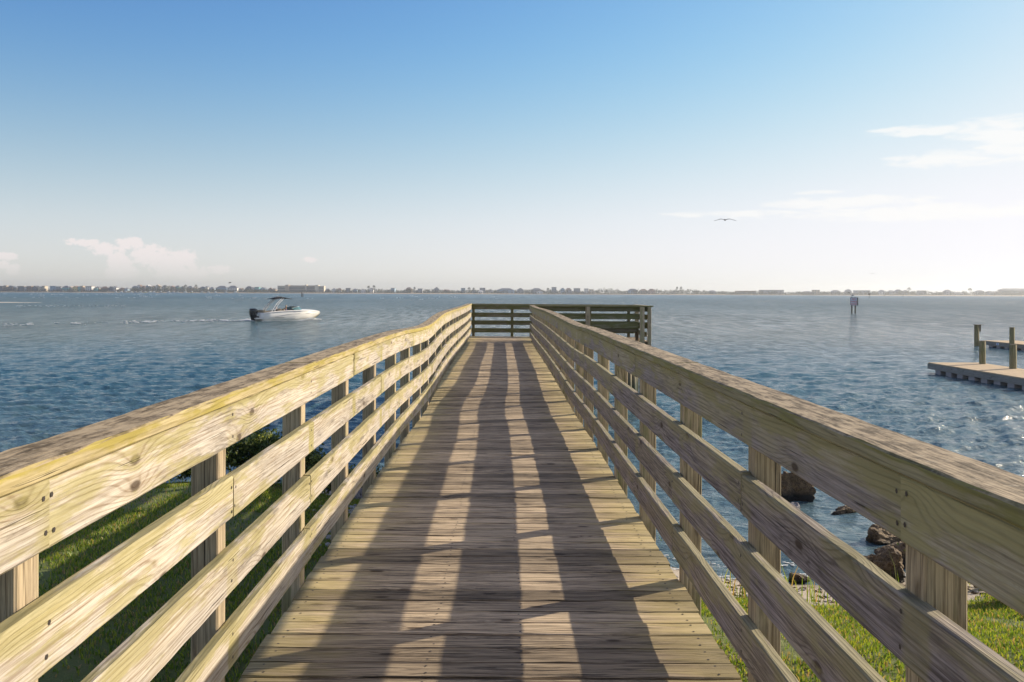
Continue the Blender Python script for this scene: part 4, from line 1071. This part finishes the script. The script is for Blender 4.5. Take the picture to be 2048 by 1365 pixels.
# a few single trees one can tell apart on the skyline
def far_tree(px_, h, w_, label, D=FS+20):
    t = empty('far_tree', (fx(px_, D), D, 1.5)); tag(t, label, 'tree', 'single trees on the far shore skyline')
    m_ = MB(); m_.cyl((0, 0, -1), (0, 0, h*.8), .35, .2, 6); m_.build('trunk', FT[2], t)
    c = clump_mesh('crown', [(0, 0, h*.72, w_, w_, h*.3)], 150, .7, FT, t)
for px_, h, w_, lab in ((737, 14, 3.2, 'round tree at the left of the bright white house on the far shore'), (748, 15, 3, 'tall tree behind the bright white house on the far shore'),
        (1096, 11, 2.6, 'small tree just right of the low white house roof on the far shore'), (938, 12, 3, 'round tree between two blocky houses on the far shore'), (947, 11, 2.5, 'smaller round tree beside the round one between blocky houses'),
        (1354, 15, 2.2, 'tall twin-topped pine on the far shore skyline, left one'), (1362, 15, 2.2, 'tall twin-topped pine on the far shore skyline, right one'), (829, 12, 2, 'narrow tree at the end of a wide roof on the far shore'),
        (371, 15, 2.4, 'tall tree standing above the marina houses'), (392, 15, 2.6, 'second tall tree above the marina houses, nearer the hotel'), (1818, 15, 4, 'bushy tree on the hazy shore right of the sign'), (1940, 14, 4, 'bushy spiky tree on the hazy shore near the right edge')):
    far_tree(px_, h, w_, lab)
# buildings
WC = {'white': (0.74, 0.72, 0.68), 'cream': (0.66, 0.58, 0.44), 'yellow': (0.68, 0.56, 0.22), 'tan': (0.48, 0.38, 0.27), 'grey': (0.32, 0.33, 0.35), 'blue': (0.33, 0.45, 0.55),
      'turquoise': (0.20, 0.48, 0.46), 'brown': (0.22, 0.14, 0.10), 'pink': (0.58, 0.38, 0.33), 'dark grey': (0.13, 0.135, 0.15)}
RC = {'white': (0.6, 0.6, 0.6), 'grey': (0.17, 0.18, 0.20), 'dark': (0.075, 0.08, 0.095), 'brown': (0.19, 0.12, 0.085), 'tan': (0.38, 0.31, 0.24)}
WM = {k: simple('wall_'+k.replace(' ', '_'), v, .85) for k, v in WC.items()}; RM = {k: simple('roof_'+k, v, .8) for k, v in RC.items()}
M_WIN = simple('far_window', (0.03, 0.04, 0.055), .2)
def house(x, y, w_, d_, h, wall, roof, style, label, group, rz=0.0, stilts=0.0):
    o = empty('house', (x, y, 1.2), rz); tag(o, label, 'house', group)
    rh = 0 if style == 'flat' else min(h*.34, w_*.4); wh = h-rh
    m_ = MB(); m_.box(-w_/2, w_/2, -d_/2, d_/2, stilts, wh)
    if stilts:
        for sx in (-.45, -.15, .15, .45):
            for sy in (-.45, .45): m_.box(sx*w_-.25, sx*w_+.25, sy*d_-.25, sy*d_+.25, -2, stilts)
    if style == 'gable': m_.add([(-w_/2, -d_/2, wh), (w_/2, -d_/2, wh), (0, -d_/2, h-.1), (-w_/2, d_/2, wh), (w_/2, d_/2, wh), (0, d_/2, h-.1)], [(0, 1, 2), (3, 5, 4)])
    m_.build('wall', WM[wall], o)
    m_ = MB(); e_ = .6
    if style == 'gable':
        m_.add([(-w_/2-e_, -d_/2-e_, wh-.3), (0, -d_/2-e_, h), (w_/2+e_, -d_/2-e_, wh-.3), (-w_/2-e_, d_/2+e_, wh-.3), (0, d_/2+e_, h), (w_/2+e_, d_/2+e_, wh-.3),
                (-w_/2-e_, -d_/2-e_, wh-.0), (0, -d_/2-e_, h+.35), (w_/2+e_, -d_/2-e_, wh-.0), (-w_/2-e_, d_/2+e_, wh-.0), (0, d_/2+e_, h+.35), (w_/2+e_, d_/2+e_, wh-.0)],
               [(6, 7, 10, 9), (7, 8, 11, 10), (0, 3, 4, 1), (1, 4, 5, 2), (0, 1, 7, 6), (1, 2, 8, 7), (3, 9, 10, 4), (4, 10, 11, 5), (0, 6, 9, 3), (2, 5, 11, 8)])
    elif style == 'hip':
        q = w_*.28
        m_.add([(-w_/2-e_, -d_/2-e_, wh), (w_/2+e_, -d_/2-e_, wh), (w_/2+e_, d_/2+e_, wh), (-w_/2-e_, d_/2+e_, wh), (-w_/2+q, 0, h), (w_/2-q, 0, h)],
               [(0, 1, 5, 4), (1, 2, 5), (2, 3, 4, 5), (3, 0, 4), (0, 3, 2, 1)])
    else: m_.box(-w_/2-.3, w_/2+.3, -d_/2-.3, d_/2+.3, wh+.004, wh+.6)
    m_.build('roof', RM[roof], o)
    nf = max(1, int((wh-stilts)/3.0))
    if w_ > 6 and px_scale_ok:
        cols = min(4, max(2, int(w_/4)))
        for f_ in range(min(nf, 3)):
            for c_ in range(cols):
                wx = -w_/2 + w_*(c_+.5)/cols; wz_ = stilts + (f_+.32)*(wh-stilts)/nf
                m_ = MB(); m_.box(wx-.8, wx+.8, -d_/2-.12, -d_/2+.02, wz_, wz_+1.5); m_.build('window', M_WIN, o)
        m_ = MB(); m_.box(-w_/2, w_/2, -d_/2-1.6, -d_/2-.14, stilts+.1, stilts+.35)
        if nf > 1: m_.box(-w_/2, w_/2, -d_/2-1.6, -d_/2-.14, stilts+.1+(wh-stilts)/nf, stilts+.35+(wh-stilts)/nf)
        m_.build('balcony', WM['white'], o)
    return o
px_scale_ok = True
BL = [  # photo x0, x1, height px, wall, roof, style
 (-14, -3, 10, 'dark grey', 'dark', 'gable'), (-1, 8, 11, 'dark grey', 'dark', 'flat'), (8.5, 15, 12, 'tan', 'tan', 'flat'), (16, 28, 12.5, 'brown', 'dark', 'hip'), (28, 36, 11, 'white', 'grey', 'gable'),
 (37, 50, 11, 'dark grey', 'tan', 'flat'), (50, 55, 9, 'white', 'grey', 'gable'), (56, 67, 11, 'brown', 'tan', 'flat'), (68, 78, 12, 'dark grey', 'dark', 'gable'), (78, 84, 11, 'cream', 'grey', 'gable'), (86, 93, 11.5, 'cream', 'tan', 'flat'),
 (102, 114, 11.5, 'blue', 'grey', 'flat'), (115, 125, 10.5, 'grey', 'dark', 'flat'), (126, 140, 12.5, 'turquoise', 'grey', 'hip'), (141, 147, 11, 'cream', 'tan', 'gable'), (148, 157, 12, 'yellow', 'brown', 'gable'),
 (158, 163, 10.5, 'turquoise', 'grey', 'flat'), (163, 168, 12, 'tan', 'tan', 'flat'), (173, 187, 11.5, 'white', 'brown', 'flat'), (189, 196, 10, 'turquoise', 'dark', 'hip'), (196, 202, 11, 'cream', 'grey', 'gable'), (203, 217, 11.5, 'brown', 'brown', 'hip'),
 (219, 228, 11.5, 'dark grey', 'dark', 'gable'), (228, 235, 12, 'white', 'grey', 'gable'), (241, 248, 9, 'pink', 'brown', 'gable'), (251, 258, 9, 'blue', 'grey', 'hip')]
BH2 = [  # on the rise behind the marina
 (266, 274, 13, 'blue', 'grey', 'hip'), (275, 285, 15, 'white', 'brown', 'gable'), (286, 291, 13, 'pink', 'brown', 'gable'), (293, 302, 14.5, 'blue', 'white', 'gable'), (303, 309, 13.5, 'cream', 'tan', 'hip'), (310, 323, 15.5, 'white', 'tan', 'gable'),
 (325, 336, 14.5, 'white', 'grey', 'hip'), (341, 350, 13, 'pink', 'brown', 'gable'), (352, 360, 14, 'turquoise', 'grey', 'hip'), (362, 370, 12, 'blue', 'grey', 'gable'), (375, 386, 13, 'pink', 'grey', 'hip'), (387, 394, 11, 'cream', 'tan', 'gable'),
 (400, 412, 12, 'grey', 'grey', 'hip'), (412, 418, 12.5, 'white', 'grey', 'gable'), (420, 429, 11, 'blue', 'grey', 'hip'), (433, 456, 13.5, 'blue', 'grey', 'hip'), (456, 476, 14, 'white', 'grey', 'hip'), (478, 486, 9, 'white', 'brown', 'gable'),
 (492, 505, 13, 'grey', 'dark', 'hip'), (505, 509, 11, 'white', 'grey', 'gable'), (511, 520, 11, 'turquoise', 'dark', 'flat'), (521, 534, 11, 'blue', 'grey', 'gable'), (537, 546, 10, 'brown', 'brown', 'gable'), (547, 553, 9, 'tan', 'grey', 'gable')]
BL3 = [(651, 660, 9, 'grey', 'grey', 'hip'), (664, 673, 9.5, 'white', 'grey', 'gable'), (675, 683, 10, 'cream', 'brown', 'hip'), (692, 702, 9.5, 'grey', 'dark', 'flat'), (706, 715, 9, 'blue', 'grey', 'hip'), (722, 731, 8.5, 'white', 'grey', 'gable'), (738, 748, 10.5, 'white', 'dark', 'gable'),
 (783, 791, 10, 'blue', 'grey', 'flat'), (812, 824, 12, 'tan', 'brown', 'hip'), (836, 846, 9, 'grey', 'dark', 'flat'), (868, 878, 12.5, 'grey', 'dark', 'gable'), (884, 902, 8, 'tan', 'brown', 'hip'), (922, 931, 10.5, 'blue', 'grey', 'flat'), (944, 952, 8, 'white', 'grey', 'gable'), (959, 971, 11, 'grey', 'dark', 'flat'), (957, 966, 6.5, 'white', 'white', 'hip'),
 (976, 987, 9, 'white', 'grey', 'gable'), (993, 1030, 11, 'blue', 'grey', 'hip'), (1034, 1047, 11, 'grey', 'grey', 'gable'), (1062, 1084, 11.5, 'grey', 'grey', 'hip'), (1073, 1085, 7, 'white', 'brown', 'gable'), (1103, 1113, 13, 'grey', 'dark', 'flat'), (1121, 1129, 12, 'blue', 'grey', 'gable'), (1131, 1143, 12, 'grey', 'brown', 'hip'),
 (1147, 1161, 11, 'grey', 'grey', 'flat'), (1168, 1177, 10.5, 'white', 'grey', 'flat'), (1178, 1187, 9, 'cream', 'grey', 'flat'), (1255, 1276, 11, 'blue', 'grey', 'hip'), (1279, 1294, 10.5, 'tan', 'brown', 'hip'), (1296, 1310, 11, 'pink', 'brown', 'hip'),
 (1417, 1432, 8.5, 'grey', 'grey', 'hip'), (1470, 1512, 7, 'brown', 'brown', 'flat'), (1517, 1568, 9, 'grey', 'brown', 'flat'), (1602, 1624, 7.5, 'brown', 'grey', 'hip'), (1625, 1638, 9.5, 'tan', 'grey', 'flat'), (1662, 1680, 10, 'grey', 'grey', 'hip'), (1690, 1702, 11.5, 'grey', 'grey', 'hip'),
 (1707, 1740, 9, 'grey', 'dark', 'flat'), (1757, 1769, 10.5, 'white', 'grey', 'hip'), (1776, 1788, 10, 'grey', 'grey', 'hip'), (1789, 1803, 11.5, 'grey', 'grey', 'hip'), (1806, 1814, 10.5, 'blue', 'grey', 'hip'), (1835, 1850, 9, 'grey', 'dark', 'flat'), (1888, 1901, 11.5, 'grey', 'grey', 'hip'), (1905, 1925, 7, 'white', 'grey', 'hip'),
 (1949, 1968, 10.5, 'white', 'grey', 'hip'), (1973, 1985, 9.5, 'grey', 'grey', 'hip'), (1988, 1998, 8, 'tan', 'grey', 'flat')]
allb = [(b, 'houses on the far shore left of the marina', 0) for b in BL] + [(b, 'houses on the rise behind the marina', 1) for b in BH2] + [(b, 'houses on the far shore right of the hotel', 2) for b in BL3]
ORD = 'first second third fourth fifth sixth seventh eighth ninth tenth eleventh twelfth thirteenth fourteenth fifteenth sixteenth'.split()
RN = {'gable': 'gabled', 'hip': 'hip-roofed', 'flat': 'flat-roofed'}
PL = ['on the beach left of the marina', 'on the rise behind the marina', 'on the shore right of the hotel']
seen = {}; tot = {}
for b, g, q in allb: tot[(b[3], b[5], q)] = tot.get((b[3], b[5], q), 0)+1
for b, g, q in sorted(allb, key=lambda t: t[0][0]):
    x0, x1, h, wl, rf, stl = b; key = (wl, stl, q); seen[key] = seen.get(key, 0)+1
    adj = 'only' if tot[key] == 1 else ORD[seen[key]-1] + ' from left of the'
    lab = f"{adj} {wl} {RN[stl]} house{'' if tot[key] == 1 else 's'} {PL[q]}"
    D = FS + 14 + (35 if q == 1 else 0) + (random.uniform(0, 8)) + (-12 if (x0, x1) in ((957, 966), (1073, 1085)) else 0)
    xa, xb = fx(x0, D), fx(x1, D)
    zb = 0.0
    o = house((xa+xb)/2, D, (xb-xa)*.93, random.uniform(9, 13), (h-.4)*D/F, wl, rf, stl, lab, g, R(random.uniform(-9, 9)), 2.2 if q == 0 and stl != 'flat' else 0)
# hotel
D = FS+20; hx0, hx1 = fx(555, D), fx(648, D)
ho = empty('hotel', ((hx0+hx1)/2, D, 1.0)); tag(ho, 'long multi-storey beige hotel block, the biggest building on the far shore', 'hotel')
hp = lambda p: fx(p, D)-(hx0+hx1)/2
def hb(p0, p1, h, wall, y0=0.0, nm='wing', bands=True):
    m_ = MB(); m_.box(hp(p0), hp(p1), y0, y0+14, -1, h*D/F); w_ = m_.build(nm, WM[wall], ho)
    if bands:
        nfl = 4
        for f_ in range(nfl):
            z0 = 1.5 + f_*(h*D/F-2)/nfl
            m_ = MB(); m_.box(hp(p0)+.5, hp(p1)-.5, y0-.15, y0+.02, z0, z0+1.5); m_.build('window_band', M_WIN, w_)
hb(555, 570.5, 14.2, 'cream'); hb(577.5, 629.5, 14, 'tan', 3.0); hb(637, 648, 14, 'cream')
hb(570.6, 577.4, 16, 'tan', -1, 'tower', False); hb(629.6, 636.9, 15.6, 'cream', -1, 'tower', False); hb(609.5, 612.5, 16.2, 'cream', 1.5, 'tower', False)
m_ = MB(); m_.box(hp(577.6), hp(629.4), 2.9, 17.1, 14*D/F+.004, 14*D/F+.7); m_.build('roof', RM['brown'], ho)
# large pale building at the right end of the shore
D = FS+40; o = empty('apartment_block', (fx(2040, D), D, 1.0)); tag(o, 'wide pale apartment block at the right end of the far shore', 'apartment block')
m_ = MB(); m_.box(-36, 40, 0, 16, -1, 10.5); m_.build('wall', WM['grey'], o)
m_ = MB(); m_.add([(-40, -2, 10.5), (44, -2, 10.5), (44, 18, 10.5), (-40, 18, 10.5), (-30, 8, 14.5), (36, 8, 14.5)], [(0, 1, 5, 4), (1, 2, 5), (2, 3, 4, 5), (3, 0, 4), (0, 3, 2, 1)]); m_.build('roof', RM['grey'], o)
for k in range(3): m_ = MB(); m_.box(-35, 39, -.2, .02, 1.5+k*3, 3.0+k*3); m_.build('window_band', M_WIN, o)
# marina: moored boats and a long low dock
D = FS-45
o = empty('marina_dock', (fx(410, D), D, 0)); tag(o, 'long low marina dock in front of the houses on the far shore', 'dock')
m_ = MB(); m_.box(fx(235, D)-fx(410, D), fx(600, D)-fx(410, D), -1.5, 1.5, .9, 1.3); m_.build('decking', WM['tan'], o)
for k in range(28): m_ = MB(); xx = fx(235+k*13, D)-fx(410, D); m_.cyl((xx, -1.3, -1), (xx, -1.3, 2.6), .25, .25, 6); m_.build('piling', M_DARKP, o)
cols = ['white', 'white', 'cream', 'white', 'grey', 'white', 'yellow', 'white', 'white', 'tan', 'white', 'blue', 'white', 'white', 'yellow', 'cream', 'white', 'white', 'white', 'white']
cnt = {}
for k, pp in enumerate([232, 243, 252, 263, 272, 281, 291, 300, 308, 322, 338, 347, 356, 371, 384, 404, 417, 431, 452, 471]):
    Dd = FS-50+random.uniform(-6, 4); L_ = random.uniform(6, 10); c_ = cols[k]; cnt[c_] = cnt.get(c_, 0)+1
    n_c = cols.count(c_)
    o = empty('moored_boat', (fx(pp, Dd), Dd, 0))
    nxt = ORD[cnt[c_]-1] + ' from left of the ' if n_c > 1 else 'only '
    tag(o, f"{nxt}{c_} moored boat{'s' if n_c > 1 else ''} at the far marina", 'boat', 'boats moored at the far marina')
    m_ = MB(); hl = L_/2
    m_.add([(-hl, -1.3, 1.2), (hl*.5, -1.2, 1.4), (hl, 0, 1.7), (hl*.5, 1.2, 1.4), (-hl, 1.3, 1.2), (-hl, -.8, -.2), (hl*.5, -.6, -.2), (hl*.8, 0, -.1), (hl*.5, .6, -.2), (-hl, .8, -.2)],
           [(0, 1, 6, 5), (1, 2, 7, 6), (2, 3, 8, 7), (3, 4, 9, 8), (4, 0, 5, 9), (0, 4, 3, 2, 1), (5, 6, 7, 8, 9)]); m_.build('hull', WM[c_], o)
    m_ = MB(); m_.box(-hl*.4, hl*.35, -.9, .9, 1.25, random.uniform(2.6, 3.6)); m_.build('cabin', WM['white'], o)
# low scrub in front of the houses
bl = []
px_ = -80
while px_ < 2150:
    bl.append((fx(px_), FS-6+random.uniform(0, 6), .8, random.uniform(4, 9), 3, random.uniform(.8, 2.6))); px_ += random.uniform(3, 8)
tag(clump_mesh('dune_undergrowth', bl, 26, .8, [FT[1], FT[2], simple('dune_leaf', (0.15, 0.13, 0.07), .9)]), kind='stuff')

# ------------------------------------------------------------------ haze
m = bpy.data.materials.new('haze_air'); m.use_nodes = True; nt = m.node_tree; nt.nodes.remove(nt.nodes['Principled BSDF'])
pv = nt.nodes.new('ShaderNodeVolumePrincipled'); pv.inputs['Color'].default_value = (.90, .94, 1.0, 1); pv.inputs['Density'].default_value = .00019
pv.inputs['Anisotropy'].default_value = .55
nt.links.new(pv.outputs[0], nt.nodes['Material Output'].inputs['Volume'])
hz = MB(); hz.box(-3400, 3400, -80, 2600, -6, 26); o = hz.build('haze', m); tag(o, kind='stuff')
